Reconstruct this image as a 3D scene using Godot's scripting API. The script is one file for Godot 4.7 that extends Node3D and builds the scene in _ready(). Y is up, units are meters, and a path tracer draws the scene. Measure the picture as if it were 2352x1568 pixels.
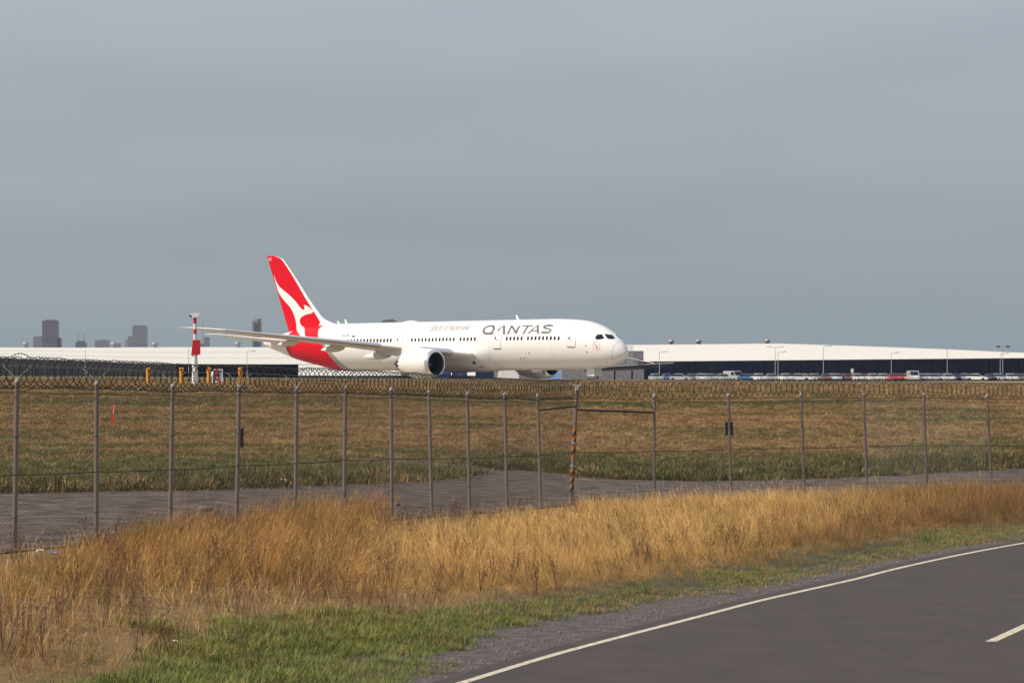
extends Node3D
# World: x to the right, y up, z towards the viewer, metres. "d" below is the distance into the scene (d = -z).
# Road surface y = 0, lens 3.55 m above it.

const FPX := 5900.0        # focal length measured on the photograph, in units of 1/2352 of its width
const EYE := 3.55
const HORIZON := 870.0     # row of the horizon in the same units

var rng := RandomNumberGenerator.new()
var M := {}
var used := {}

func _ready():
	rng.seed = 7
	setup_view()
	make_materials()
	build_terrain()
	build_road()
	build_fence()
	build_far_buildings()
	build_skyline()
	build_aircraft()
	build_airside_markers()
	build_car_park()
	build_vegetation()
	build_small_things()

func setup_view():
	var cam := Camera3D.new()
	cam.name = "camera"
	cam.fov = rad_to_deg(2.0 * atan(784.0 / FPX))
	cam.near = 0.5
	cam.far = 30000.0
	cam.position = Vector3(0, EYE, 0)
	cam.rotation = Vector3(atan(86.0 / FPX), 0, 0)
	add_child(cam)
	cam.current = true
	var env := Environment.new()
	env.background_mode = Environment.BG_SKY
	var sky := Sky.new()
	var pm := PanoramaSkyMaterial.new()
	pm.panorama = ImageTexture.create_from_image(sky_image())
	sky.sky_material = pm
	env.sky = sky
	env.ambient_light_source = Environment.AMBIENT_SOURCE_SKY
	env.tonemap_mode = Environment.TONE_MAPPER_LINEAR
	env.tonemap_exposure = 1.0
	env.sdfgi_enabled = true
	env.ssao_enabled = true
	env.ssil_enabled = true
	env.fog_enabled = true
	env.fog_density = 0.00007
	env.fog_light_color = Color(0.50, 0.70, 1.0)
	var we := WorldEnvironment.new()
	we.name = "environment"
	we.environment = env
	add_child(we)
	var sun := DirectionalLight3D.new()
	sun.name = "sun"
	sun.light_energy = 1.6
	sun.light_color = Color(1.0, 0.955, 0.885)
	sun.light_angular_distance = 0.55
	sun.shadow_enabled = true
	add_child(sun)
	# the sun stands to the left, a little behind the viewer, about 47 degrees up
	var to_sun := Vector3(-0.93, 0.0, 0.37).normalized() * cos(deg_to_rad(47.0)) + Vector3(0, sin(deg_to_rad(47.0)), 0)
	sun.look_at_from_position(Vector3.ZERO, -to_sun, Vector3.UP)

func sky_image() -> Image:
	# thin high cloud over a hazy morning sky: a little darker and bluer low down, faint level streaks
	var w := 1024
	var hh := 512
	var im := Image.create(w, hh, false, Image.FORMAT_RGBF)
	var n1 := FastNoiseLite.new()
	n1.seed = 11
	n1.frequency = 1.0
	n1.fractal_octaves = 4
	for y in hh:
		var el := (0.5 - (y + 0.5) / hh) * 180.0
		var t := clampf(el / 9.0, 0.0, 1.0)
		var t2 := clampf((el - 9.0) / 60.0, 0.0, 1.0)
		var c := Vector3(0.302, 0.348, 0.366).lerp(Vector3(0.428, 0.456, 0.512), pow(t, 1.2))
		c = c.lerp(Vector3(0.44, 0.475, 0.56), t2)
		for x in w:
			var k := 1.0
			if el > -1.0:
				var a := x * TAU / w
				var s := n1.get_noise_3d(cos(a) * 2.2, sin(a) * 2.2, el * 0.32)
				var s2 := n1.get_noise_3d(cos(a) * 5.0 + 9.0, sin(a) * 5.0, el * 0.7 + 30.0)
				k = 1.0 + (0.12 * s + 0.06 * s2) * smoothstep(0.0, 4.0, el)
			im.set_pixel(x, y, Color(c.x * k, c.y * k, c.z * (1.0 + (k - 1.0) * 0.8)))
	return im

# ---------------------------------------------------------------- helpers

class Shape:
	var v := PackedVector3Array()
	var n := PackedVector3Array()
	var c := PackedColorArray()
	var tint = null

	func _put(p: Vector3, m: Vector3):
		v.append(p)
		n.append(m)
		if tint != null:
			c.append(tint)

	func tri(a: Vector3, b: Vector3, d: Vector3):
		var m := (d - a).cross(b - a).normalized()
		_put(a, m)
		_put(b, m)
		_put(d, m)

	func quad(a: Vector3, b: Vector3, d: Vector3, e: Vector3):
		tri(a, b, d)
		tri(a, d, e)

	func box(at: Vector3, size: Vector3, bs := Basis()):
		var h := size * 0.5
		var p := []
		for k in 8:
			p.append(at + bs * Vector3(h.x if k & 1 else -h.x, h.y if k & 2 else -h.y, h.z if k & 4 else -h.z))
		quad(p[4], p[6], p[7], p[5])
		quad(p[1], p[3], p[2], p[0])
		quad(p[5], p[7], p[3], p[1])
		quad(p[0], p[2], p[6], p[4])
		quad(p[6], p[2], p[3], p[7])
		quad(p[0], p[4], p[5], p[1])

	# an outline (x, y) extruded along z from z0 to z1, in the frame tf; the outline may be scaled at the far end
	func prism(poly: PackedVector2Array, z0: float, z1: float, tf := Transform3D()):
		var ids := Geometry2D.triangulate_polygon(poly)
		for k in range(0, ids.size(), 3):
			var a := poly[ids[k]]
			var b := poly[ids[k + 1]]
			var d := poly[ids[k + 2]]
			tri(tf * Vector3(a.x, a.y, z1), tf * Vector3(b.x, b.y, z1), tf * Vector3(d.x, d.y, z1))
			tri(tf * Vector3(a.x, a.y, z0), tf * Vector3(d.x, d.y, z0), tf * Vector3(b.x, b.y, z0))
		for k in poly.size():
			var a := poly[k]
			var b := poly[(k + 1) % poly.size()]
			quad(tf * Vector3(a.x, a.y, z0), tf * Vector3(b.x, b.y, z0), tf * Vector3(b.x, b.y, z1), tf * Vector3(a.x, a.y, z1))

	# rows of points joined by smooth quads
	func grid(rows: Array, closed := false):
		var r := rows.size()
		var k: int = rows[0].size()
		var nn := []
		for i in r:
			var row := PackedVector3Array()
			row.resize(k)
			nn.append(row)
		var last := k if closed else k - 1
		for i in r - 1:
			for j in last:
				var j2 := (j + 1) % k
				var a: Vector3 = rows[i][j]
				var b: Vector3 = rows[i][j2]
				var d: Vector3 = rows[i + 1][j2]
				var e: Vector3 = rows[i + 1][j]
				var m := (d - a).cross(b - e)
				nn[i][j] += m
				nn[i][j2] += m
				nn[i + 1][j2] += m
				nn[i + 1][j] += m
		for i in r - 1:
			for j in last:
				var j2 := (j + 1) % k
				_put(rows[i][j], nn[i][j].normalized())
				_put(rows[i][j2], nn[i][j2].normalized())
				_put(rows[i + 1][j2], nn[i + 1][j2].normalized())
				_put(rows[i][j], nn[i][j].normalized())
				_put(rows[i + 1][j2], nn[i + 1][j2].normalized())
				_put(rows[i + 1][j], nn[i + 1][j].normalized())

	# profile of (radius, along) turned round the local y axis of tf
	func lathe(prof: PackedVector2Array, seg: int, tf := Transform3D(), flat_caps := true):
		var rows := []
		for p in prof:
			var row := PackedVector3Array()
			for k in seg:
				var a := TAU * k / seg
				row.append(tf * Vector3(cos(a) * p.x, p.y, sin(a) * p.x))
			rows.append(row)
		grid(rows, true)
		if flat_caps:
			for e in [0, prof.size() - 1]:
				if prof[e].x > 0.001:
					var mid := tf * Vector3(0, prof[e].y, 0)
					for k in seg:
						if e == 0:
							tri(mid, rows[e][(k + 1) % seg], rows[e][k])
						else:
							tri(mid, rows[e][k], rows[e][(k + 1) % seg])

	func tube(pts: PackedVector3Array, radius: float, sides := 6, radius2 := -1.0):
		if radius2 < 0.0:
			radius2 = radius
		var rows := []
		var side := Vector3.ZERO
		for i in pts.size():
			var dir := (pts[min(i + 1, pts.size() - 1)] - pts[max(i - 1, 0)]).normalized()
			if side == Vector3.ZERO:
				side = dir.cross(Vector3.UP if absf(dir.y) < 0.9 else Vector3.RIGHT).normalized()
			side = (side - dir * side.dot(dir)).normalized()
			var up := side.cross(dir)
			var rr := lerpf(radius, radius2, float(i) / maxi(pts.size() - 1, 1))
			var row := PackedVector3Array()
			for k in sides:
				var a := TAU * k / sides
				row.append(pts[i] + (side * cos(a) + up * sin(a)) * rr)
			rows.append(row)
		grid(rows, true)
		for k in range(1, sides - 1):
			tri(rows[0][0], rows[0][k], rows[0][k + 1])
			var e: PackedVector3Array = rows[rows.size() - 1]
			tri(e[0], e[k + 1], e[k])

	func mesh() -> ArrayMesh:
		var a := []
		a.resize(Mesh.ARRAY_MAX)
		a[Mesh.ARRAY_VERTEX] = v
		a[Mesh.ARRAY_NORMAL] = n
		if c.size() == v.size():
			a[Mesh.ARRAY_COLOR] = c
		# every face turned the way its normals point
		for k in range(0, v.size(), 3):
			if (v[k + 2] - v[k]).cross(v[k + 1] - v[k]).dot(n[k] + n[k + 1] + n[k + 2]) < 0.0:
				var p := v[k + 1]
				v[k + 1] = v[k + 2]
				v[k + 2] = p
				p = n[k + 1]
				n[k + 1] = n[k + 2]
				n[k + 2] = p
		a[Mesh.ARRAY_VERTEX] = v
		a[Mesh.ARRAY_NORMAL] = n
		var m := ArrayMesh.new()
		m.add_surface_from_arrays(Mesh.PRIMITIVE_TRIANGLES, a)
		return m

func lin(r: float, g: float, b: float) -> Color:
	return Color(r, g, b).linear_to_srgb()

func mat(col: Color, rough := 0.8, metal := 0.0) -> StandardMaterial3D:
	var m := StandardMaterial3D.new()
	m.albedo_color = col
	m.roughness = rough
	m.metallic = metal
	return m

func numbered(called: String) -> String:
	if not used.has(called):
		used[called] = 0
		return called
	used[called] += 1
	return "%s_%03d" % [called, used[called]]

func tag(o: Node, label := "", category := "", group := "", kind := ""):
	if label:
		o.set_meta("label", label)
	if category:
		o.set_meta("category", category)
	if group:
		o.set_meta("group", group)
	if kind:
		o.set_meta("kind", kind)
	return o

func thing(called: String, label: String, category: String, at := Vector3.ZERO, bs := Basis(), group := "") -> Node3D:
	var o := Node3D.new()
	o.name = numbered(called)
	o.transform = Transform3D(bs, at)
	add_child(o)
	tag(o, label, category, group)
	return o

func put(called: String, m: Mesh, material: Material, parent: Node = null, tf := Transform3D()) -> MeshInstance3D:
	var o := MeshInstance3D.new()
	o.mesh = m
	o.material_override = material
	o.transform = tf
	if parent == null:
		o.name = numbered(called)
		add_child(o)
	else:
		o.name = called
		parent.add_child(o, true)
	return o

func part(called: String, s: Shape, material: Material, parent: Node = null, tf := Transform3D()) -> MeshInstance3D:
	return put(called, s.mesh(), material, parent, tf)

# a place in the world from what was measured on the photograph: column and row there, and the distance
func at(px: float, py: float, d: float) -> Vector3:
	return Vector3((px - 1176.0) / FPX * d, EYE + (HORIZON - py) / FPX * d, -d)

func curve(xs: Array, ys: Array, x: float) -> float:
	# smooth monotone interpolation through a table
	var k := xs.size()
	if x <= xs[0]:
		return ys[0]
	if x >= xs[k - 1]:
		return ys[k - 1]
	var i := 0
	while i < k - 2 and x > xs[i + 1]:
		i += 1
	var h: float = xs[i + 1] - xs[i]
	var m0 := _slope(xs, ys, i)
	var m1 := _slope(xs, ys, i + 1)
	var t: float = (x - xs[i]) / h
	return (2 * t * t * t - 3 * t * t + 1) * ys[i] + (t * t * t - 2 * t * t + t) * h * m0 + (-2 * t * t * t + 3 * t * t) * ys[i + 1] + (t * t * t - t * t) * h * m1

func _slope(xs: Array, ys: Array, i: int) -> float:
	var k := xs.size()
	if i == 0:
		return (ys[1] - ys[0]) / (xs[1] - xs[0])
	if i == k - 1:
		return (ys[k - 1] - ys[k - 2]) / (xs[k - 1] - xs[k - 2])
	var a: float = (ys[i] - ys[i - 1]) / (xs[i] - xs[i - 1])
	var b: float = (ys[i + 1] - ys[i]) / (xs[i + 1] - xs[i])
	return 0.0 if a * b <= 0.0 else 2.0 * a * b / (a + b)

# ---------------------------------------------------------------- materials

func noise_tex(sd: int, freq: float, oct: int, lo: float, hi: float, size := 512) -> ImageTexture:
	# grey grain between lo and hi (sRGB), seamless
	var f := FastNoiseLite.new()
	f.seed = sd
	f.frequency = freq
	f.fractal_octaves = oct
	f.noise_type = FastNoiseLite.TYPE_SIMPLEX_SMOOTH
	var im := f.get_seamless_image(size, size)
	im.convert(Image.FORMAT_RGB8)
	var d := im.get_data()
	for i in d.size():
		d[i] = int(255.0 * lerpf(lo, hi, d[i] / 255.0))
	return ImageTexture.create_from_image(Image.create_from_data(size, size, false, Image.FORMAT_RGB8, d))

func two_tone(sd: int, fine_f: float, coarse_f: float, lo: float, hi: float, weight: float) -> ImageTexture:
	# grain and larger worn patches in one seamless sheet
	var out := PackedByteArray()
	var imgs := []
	for q in [[sd, fine_f, 4], [sd + 1, coarse_f, 5]]:
		var f := FastNoiseLite.new()
		f.seed = q[0]
		f.frequency = q[1]
		f.fractal_octaves = q[2]
		f.noise_type = FastNoiseLite.TYPE_SIMPLEX_SMOOTH
		var im := f.get_seamless_image(1024, 1024)
		im.convert(Image.FORMAT_L8)
		imgs.append(im.get_data())
	var a: PackedByteArray = imgs[0]
	var b: PackedByteArray = imgs[1]
	out.resize(a.size())
	for i in a.size():
		out[i] = int(255.0 * clampf(lerpf(lo, hi, (a[i] * (1.0 - weight) + b[i] * weight) / 255.0), 0.0, 1.0))
	return ImageTexture.create_from_image(Image.create_from_data(1024, 1024, false, Image.FORMAT_L8, out))

func grain(m: StandardMaterial3D, tex: Texture2D, metres: float):
	m.albedo_texture = tex
	m.uv1_triplanar = true
	m.uv1_world_triplanar = true
	m.uv1_scale = Vector3.ONE / metres
	return m

func make_materials():
	var fine := noise_tex(3, 0.09, 4, 0.55, 1.0)
	var coarse := noise_tex(5, 0.02, 5, 0.72, 1.0)
	M.asphalt = grain(mat(lin(0.069, 0.053, 0.049), 0.9), two_tone(21, 0.30, 0.006, 0.55, 1.0, 0.30), 7.3)
	M.gravel = grain(mat(lin(0.23, 0.19, 0.178), 0.95), two_tone(23, 0.22, 0.012, 0.10, 1.05, 0.35), 4.1)
	M.track = grain(mat(lin(0.225, 0.165, 0.136), 0.95), two_tone(25, 0.16, 0.010, 0.0, 1.15, 0.55), 9.7)
	M.line = grain(mat(lin(0.74, 0.67, 0.53), 0.75), two_tone(27, 0.25, 0.02, 0.45, 1.15, 0.5), 3.3)
	M.ground = grain(mat(Color.WHITE, 0.97), noise_tex(29, 0.12, 5, 0.5, 1.0), 3.1)
	M.ground.vertex_color_use_as_albedo = true
	M.concrete = grain(mat(lin(0.44, 0.385, 0.30), 0.9), coarse, 4.0)
	M.blade = mat(Color.WHITE, 0.8)
	M.blade.vertex_color_use_as_albedo = true
	M.blade.backlight_enabled = true
	M.blade.backlight = lin(0.24, 0.17, 0.075)
	M.stone = grain(mat(lin(0.24, 0.21, 0.20), 0.95), fine, 0.1)
	# fence
	M.post = grain(mat(lin(0.31, 0.255, 0.215), 0.65, 0.0), noise_tex(31, 0.06, 4, 0.62, 1.0), 0.4)
	M.cap = mat(lin(0.33, 0.33, 0.33), 0.6, 0.2)
	M.arm = mat(lin(0.33, 0.31, 0.27), 0.6, 0.2)
	M.mesh_old = mat(lin(0.060, 0.038, 0.032), 0.8, 0.1)
	M.mesh_new = mat(lin(0.42, 0.40, 0.39), 0.5, 0.4)
	M.wire = mat(lin(0.055, 0.030, 0.026), 0.8, 0.1)
	M.barbed = mat(lin(0.016, 0.011, 0.012), 0.8, 0.0)
	M.rail = mat(lin(0.06, 0.042, 0.036), 0.7, 0.2)
	M.orange = grain(mat(lin(0.62, 0.21, 0.025), 0.75), noise_tex(33, 0.08, 4, 0.75, 1.0), 0.25)
	M.black = mat(lin(0.02, 0.02, 0.021), 0.6)
	M.sign_back = grain(mat(lin(0.11, 0.105, 0.11), 0.6, 0.3), fine, 0.3)
	# far buildings
	M.roof_sheet = grain(mat(lin(0.88, 0.85, 0.78), 0.6), coarse, 9.0)
	M.white_wall = grain(mat(lin(0.82, 0.80, 0.73), 0.7), coarse, 7.0)
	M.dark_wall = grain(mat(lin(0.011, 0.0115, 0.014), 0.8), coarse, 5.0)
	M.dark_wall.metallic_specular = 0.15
	M.grey_wall = grain(mat(lin(0.15, 0.147, 0.138), 0.8), coarse, 6.0)
	M.mid_wall = grain(mat(lin(0.30, 0.29, 0.31), 0.8), coarse, 6.0)
	M.gap = mat(lin(0.012, 0.013, 0.016), 0.9)
	M.steel = mat(lin(0.50, 0.50, 0.51), 0.45, 0.5)
	M.vent = mat(lin(0.30, 0.30, 0.30), 0.6, 0.3)
	M.canopy = mat(lin(0.030, 0.031, 0.032), 0.8)
	M.canopy_edge = mat(lin(0.34, 0.34, 0.33), 0.7)
	M.tower_a = mat(lin(0.24, 0.25, 0.265), 0.22, 0.6)
	M.tower_b = mat(lin(0.36, 0.38, 0.405), 0.18, 0.7)
	M.tower_c = mat(lin(0.30, 0.29, 0.28), 0.7)
	# aircraft
	M.paint = mat(lin(0.76, 0.757, 0.75), 0.3)
	M.paint.clearcoat_enabled = true
	M.paint.clearcoat = 0.6
	M.paint.clearcoat_roughness = 0.08
	M.red = mat(lin(0.60, 0.005, 0.014), 0.38)
	M.red.metallic_specular = 0.3
	M.silver = mat(lin(0.34, 0.345, 0.34), 0.3, 0.25)
	M.wing_grey = mat(lin(0.78, 0.775, 0.76), 0.35)
	M.slat = mat(lin(0.62, 0.64, 0.68), 0.28, 0.75)
	M.lip = mat(lin(0.80, 0.80, 0.82), 0.22, 0.9)
	M.inlet = mat(lin(0.05, 0.051, 0.053), 0.6)
	M.fan = mat(lin(0.018, 0.018, 0.02), 0.5, 0.3)
	M.exhaust = mat(lin(0.10, 0.095, 0.085), 0.45, 0.7)
	M.window = mat(lin(0.010, 0.010, 0.014), 0.12)
	M.cockpit = mat(lin(0.010, 0.009, 0.012), 0.06)
	M.letters = mat(lin(0.095, 0.096, 0.10), 0.5)
	M.letters_pale = mat(lin(0.15, 0.152, 0.155), 0.5)
	M.seam = mat(lin(0.40, 0.395, 0.38), 0.6)
	M.joint = mat(lin(0.55, 0.545, 0.535), 0.5)
	M.tyre = mat(lin(0.02, 0.02, 0.021), 0.9)
	M.strut = mat(lin(0.55, 0.55, 0.56), 0.4, 0.4)
	M.lens = mat(lin(0.9, 0.9, 0.92), 0.05, 0.9)
	# airside markers
	M.marker_orange = mat(lin(0.80, 0.33, 0.02), 0.55)
	M.marker_red = mat(lin(0.55, 0.010, 0.018), 0.5)
	M.marker_white = mat(lin(0.78, 0.77, 0.78), 0.5)
	M.stake_red = mat(lin(0.62, 0.060, 0.015), 0.6)
	M.camera_grey = mat(lin(0.45, 0.46, 0.48), 0.45)
	M.leaf = mat(lin(0.12, 0.16, 0.06), 0.7)
	M.leaf.backlight_enabled = true
	M.leaf.backlight = lin(0.08, 0.11, 0.03)
	M.weed = mat(lin(0.085, 0.125, 0.035), 0.7)
	M.weed.backlight_enabled = true
	M.weed.backlight = lin(0.06, 0.09, 0.02)
	M.dark_stem = mat(lin(0.16, 0.15, 0.07), 0.8)
	M.glass = mat(lin(0.012, 0.014, 0.016), 0.08)
	M.rubber = mat(lin(0.018, 0.018, 0.018), 0.9)
	M.blue_box = mat(lin(0.010, 0.045, 0.22), 0.5)
	M.navy_box = mat(lin(0.012, 0.025, 0.075), 0.5)
	M.paper = mat(lin(0.55, 0.53, 0.52), 0.7)
	M.plastic_blue = mat(lin(0.12, 0.32, 0.55), 0.4)
	M.headlight = mat(lin(0.8, 0.8, 0.8), 0.1, 0.8)

# ---------------------------------------------------------------- land

const ROAD_X := [-13.4, -10.3, -7.6, -5.0, -2.1, -0.65, 0.49, 1.59, 2.83, 3.87, 4.94, 5.98, 7.08, 8.99, 11.1, 13.5, 17.0, 22.0, 30.0, 45.0, 90.0]
const ROAD_D := [-10.0, 0.0, 9.0, 17.5, 26.2, 30.07, 33.15, 35.77, 38.66, 41.09, 43.34, 45.5, 47.99, 51.91, 55.77, 59.7, 64.4, 69.6, 76.0, 84.0, 98.0]
var edge_x := PackedFloat32Array()     # painted edge line of the road, x for each half metre of d from -10 to 98
var edge_c := PackedFloat32Array()     # cosine of its direction

func road_tables():
	for i in 217:
		edge_x.append(curve(ROAD_D, ROAD_X, -10.0 + i * 0.5))
	for i in 217:
		var a: int = maxi(i - 1, 0)
		var b: int = mini(i + 1, 216)
		var dx := (edge_x[b] - edge_x[a]) / ((b - a) * 0.5)
		edge_c.append(1.0 / sqrt(1.0 + dx * dx))

# metres to the left of the painted edge line
func off_road(x: float, d: float) -> float:
	var f := clampf((d + 10.0) * 2.0, 0.0, 215.99)
	var i := int(f)
	var ex := lerpf(edge_x[i], edge_x[i + 1], f - i)
	return (ex - x) * edge_c[i]

# metres behind the fence line (negative on the road side)
func behind_fence(x: float, d: float) -> float:
	if x <= 1.78:
		return (d - (42.9 + (x + 8.3) * 2.738)) / 2.915
	return (d - (70.5 + (x - 1.78) * 0.821)) / 1.294

const FIELD_D := [0.0, 60.0, 80.0, 90.0, 105.0, 125.0, 160.0, 190.0, 225.0, 245.0, 262.0, 275.0, 350.0, 370.0, 450.0, 520.0, 700.0, 1500.0, 14000.0]
const FIELD_Y := [-2.0, -0.9, -0.15, 0.08, 0.55, 1.25, 2.2, 3.0, 3.5, 3.55, 2.75, 2.6, 2.6, 2.8, 3.1, 3.15, 3.2, 2.0, -60.0]
var field_tab := PackedFloat32Array()

func land(x: float, d: float) -> float:
	if d > 1400.0:
		return curve(FIELD_D, FIELD_Y, d)
	var e := off_road(x, d)
	var v := lerpf(0.74, 0.12, smoothstep(-9.5, 4.0, x)) * smoothstep(0.4, 9.0, e) - 0.02
	if d < 55.0 and e < 12.0:
		return v
	var fd := clampf(d, 0.0, 1399.0)
	var i := int(fd)
	var f := lerpf(field_tab[i], field_tab[i + 1], fd - i) - 0.0062 * clampf(x, -90.0, 90.0) * smoothstep(120.0, 210.0, d) * (1.0 - smoothstep(248.0, 262.0, d))
	return 0.5 * (v + f + sqrt((v - f) * (v - f) + 0.01))

func build_terrain():
	road_tables()
	for i in 1401:
		field_tab.append(curve(FIELD_D, FIELD_Y, float(i)))
	var xs := [-14000.0, -5000.0, -2000.0, -900.0, -400.0, -200.0, -110.0, -85.0]
	var k := -70.0
	while k <= 75.0:
		xs.append(k)
		k += 1.0 if absf(k) < 26.0 else 2.5
	xs.append_array([90.0, 120.0, 200.0, 400.0, 900.0, 2000.0, 5000.0, 14000.0])
	var ds := [-3000.0, -400.0, -60.0, -15.0, 0.0, 6.0, 12.0]
	k = 16.0
	while k <= 104.0:
		ds.append(k)
		k += 0.75
	while k < 262.0:
		ds.append(k)
		k += 2.0
	ds.append_array([262.0, 266.0, 270.0, 275.0, 290.0, 320.0, 350.0, 370.0, 410.0, 450.0, 520.0, 600.0, 700.0, 900.0, 1300.0, 2000.0, 4000.0, 8000.0, 14000.0])
	var n1 := FastNoiseLite.new()
	n1.seed = 41
	n1.frequency = 1.0
	n1.fractal_octaves = 4
	var v := PackedVector3Array()
	var n := PackedVector3Array()
	var c := PackedColorArray()
	for d in ds:
		for x in xs:
			v.append(Vector3(x, land(x, d), -d))
			var s := 0.4
			n.append(Vector3(land(x - s, d) - land(x + s, d), 2.0 * s, land(x, d + s) - land(x, d - s)).normalized())
			c.append(soil_tint(n1, x, d))
	var idx := PackedInt32Array()
	var w := xs.size()
	for i in ds.size() - 1:
		for j in w - 1:
			var a := i * w + j
			idx.append_array([a, a + w, a + w + 1, a, a + w + 1, a + 1])
	var arr := []
	arr.resize(Mesh.ARRAY_MAX)
	arr[Mesh.ARRAY_VERTEX] = v
	arr[Mesh.ARRAY_NORMAL] = n
	arr[Mesh.ARRAY_COLOR] = c
	arr[Mesh.ARRAY_INDEX] = idx
	var m := ArrayMesh.new()
	m.add_surface_from_arrays(Mesh.PRIMITIVE_TRIANGLES, arr)
	tag(put("ground", m, M.ground), "", "", "", "structure")

	# gravel service track behind the fence, with a grassed island in it
	var far_e := [[-60.0, 62.0], [-20.0, 61.0], [-13.0, 62.5], [-8.0, 65.0], [-5.5, 70.5], [-3.5, 76.0], [-1.9, 81.5], [-1.0, 90.0], [0.3, 93.0], [1.6, 91.0], [3.5, 87.0], [6.0, 86.0], [9.0, 86.5], [12.0, 89.0], [16.0, 92.5], [20.0, 96.0], [40.0, 112.0]]
	var rows := []
	var xx := -60.0
	while xx <= 40.0:
		var near_d := 42.9 + (xx + 8.3) * 2.738 if xx <= 1.78 else 70.5 + (xx - 1.78) * 0.821
		near_d = maxf(near_d - 1.2, 20.0)
		var fd := 60.0
		for q in far_e.size() - 1:
			if xx >= far_e[q][0] and xx <= far_e[q + 1][0]:
				fd = lerpf(far_e[q][1], far_e[q + 1][1], (xx - far_e[q][0]) / (far_e[q + 1][0] - far_e[q][0]))
		fd += 0.7 * n1.get_noise_2d(xx * 0.35, 5.0)
		var row := PackedVector3Array()
		for q in 33:
			var dd := lerpf(near_d, fd, q / 32.0)
			row.append(Vector3(xx, land(xx, dd) + 0.025, -dd))
		rows.append(row)
		xx += 0.5 if absf(xx) < 25.0 else 2.5
	var g := Shape.new()
	g.grid(rows)
	tag(part("gravel_track", g, M.track), "", "", "", "structure")
	# a second arm of it beyond the grassed island
	var arm := Shape.new()
	rows = []
	for q in 15:
		var ax := lerpf(-7.6, -0.6, q / 14.0)
		var a0 := lerpf(94.2, 87.0, pow(q / 14.0, 1.6)) + 0.3 * n1.get_noise_2d(ax * 0.8, 3.0)
		var a1 := lerpf(94.6, 93.4, q / 14.0) + 1.6 * sin(PI * q / 14.0) + 0.3 * n1.get_noise_2d(ax * 0.8, 8.0)
		var row := PackedVector3Array()
		for r in 9:
			var dd := lerpf(a0, a1, r / 8.0)
			row.append(Vector3(ax, land(ax, dd) + 0.022, -dd))
		rows.append(row)
	arm.grid(rows)
	tag(part("gravel_track_arm", arm, M.track), "", "", "", "structure")
	# pale concrete taxiway where the aircraft rolls
	var t := Shape.new()
	var trow := []
	for q in 2:
		var row := PackedVector3Array()
		for r in 15:
			var along := -320.0 + r * 40.0
			var px := 12.92 - along * cos(PSI) - (q - 0.5) * 24.0 * sin(PSI)
			var pd := 290.0 + along * sin(PSI) - (q - 0.5) * 24.0 * cos(PSI)
			row.append(Vector3(px, maxf(land(px, pd), 2.6) + 0.012 if pd > 262.0 else land(px, pd) + 0.03, -pd))
		trow.append(row)
	t.grid(trow)
	tag(part("taxiway", t, M.concrete), "", "", "", "structure")

const STRAW := Vector3(0.37, 0.25, 0.115)
const RUSTY := Vector3(0.22, 0.13, 0.062)
const GREEN := Vector3(0.115, 0.125, 0.036)

# how green the field is: level drifts of green in the dry grass, as the photograph shows them
func greenness(n1: FastNoiseLite, x: float, d: float) -> float:
	var g := 0.5 + 1.7 * n1.get_noise_2d(x * 0.03, d * 0.11) + 0.9 * n1.get_noise_2d(x * 0.14 + 40.0, d * 0.4)
	g += 0.45 * (smoothstep(208.0, 222.0, d) - smoothstep(170.0, 182.0, d) * (1.0 - smoothstep(200.0, 212.0, d)))
	g += 0.5 * (1.0 - smoothstep(98.0, 114.0, d + 10.0 * smoothstep(-4.0, 8.0, x)))
	g -= 0.25 * smoothstep(104.0, 112.0, d) * (1.0 - smoothstep(140.0, 155.0, d))
	g += 0.15 * smoothstep(-5.0, -25.0, x) - 0.12 * smoothstep(0.0, 15.0, x)
	return clampf(g - 0.04, 0.0, 1.0)

func soil_tint(n1: FastNoiseLite, x: float, d: float) -> Color:
	var c: Vector3
	if d > 256.0:
		c = Vector3(0.46, 0.34, 0.19)      # bleached dry grass round the taxiway
	elif behind_fence(x, d) > 0.0 or d > 110.0:
		c = STRAW.lerp(RUSTY, clampf(0.5 + 1.3 * n1.get_noise_2d(x * 0.05 + 9.0, d * 0.25), 0.0, 1.0)).lerp(GREEN, greenness(n1, x, d) * 0.85)
	else:
		c = Vector3(0.29, 0.175, 0.07).lerp(Vector3(0.05, 0.06, 0.02), smoothstep(4.5, 2.5, off_road(x, d)))
	return Color(c.x, c.y, c.z)

func road_strip(e0: float, e1: float, y0: float, y1: float, i0 := 0, i1 := 216, ragged := 0.0, steps := 1) -> Shape:
	var s := Shape.new()
	var rows := []
	var nz := FastNoiseLite.new()
	nz.seed = 77
	nz.frequency = 0.6
	for q in steps + 1:
		var row := PackedVector3Array()
		for i in range(i0, i1 + 1):
			var e := lerpf(e0, e1, float(q) / steps) - (1.15 * smoothstep(36.0, 46.0, -10.0 + i * 0.5) * q / steps if ragged > 0.0 and q < steps else 0.0)
			var d := -10.0 + i * 0.5
			if q == steps and ragged > 0.0:
				e += ragged * nz.get_noise_1d(d * 1.7) - 1.15 * smoothstep(36.0, 46.0, d)
			var cs := edge_c[i]
			var sn := sqrt(1.0 - cs * cs)
			var x := edge_x[i] - e * cs
			var dd := d + e * sn
			row.append(Vector3(x, lerpf(y0, y1, float(q) / steps) if ragged == 0.0 else land(x, dd) + 0.01, -dd))
		rows.append(row)
	s.grid(rows)
	return s

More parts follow.
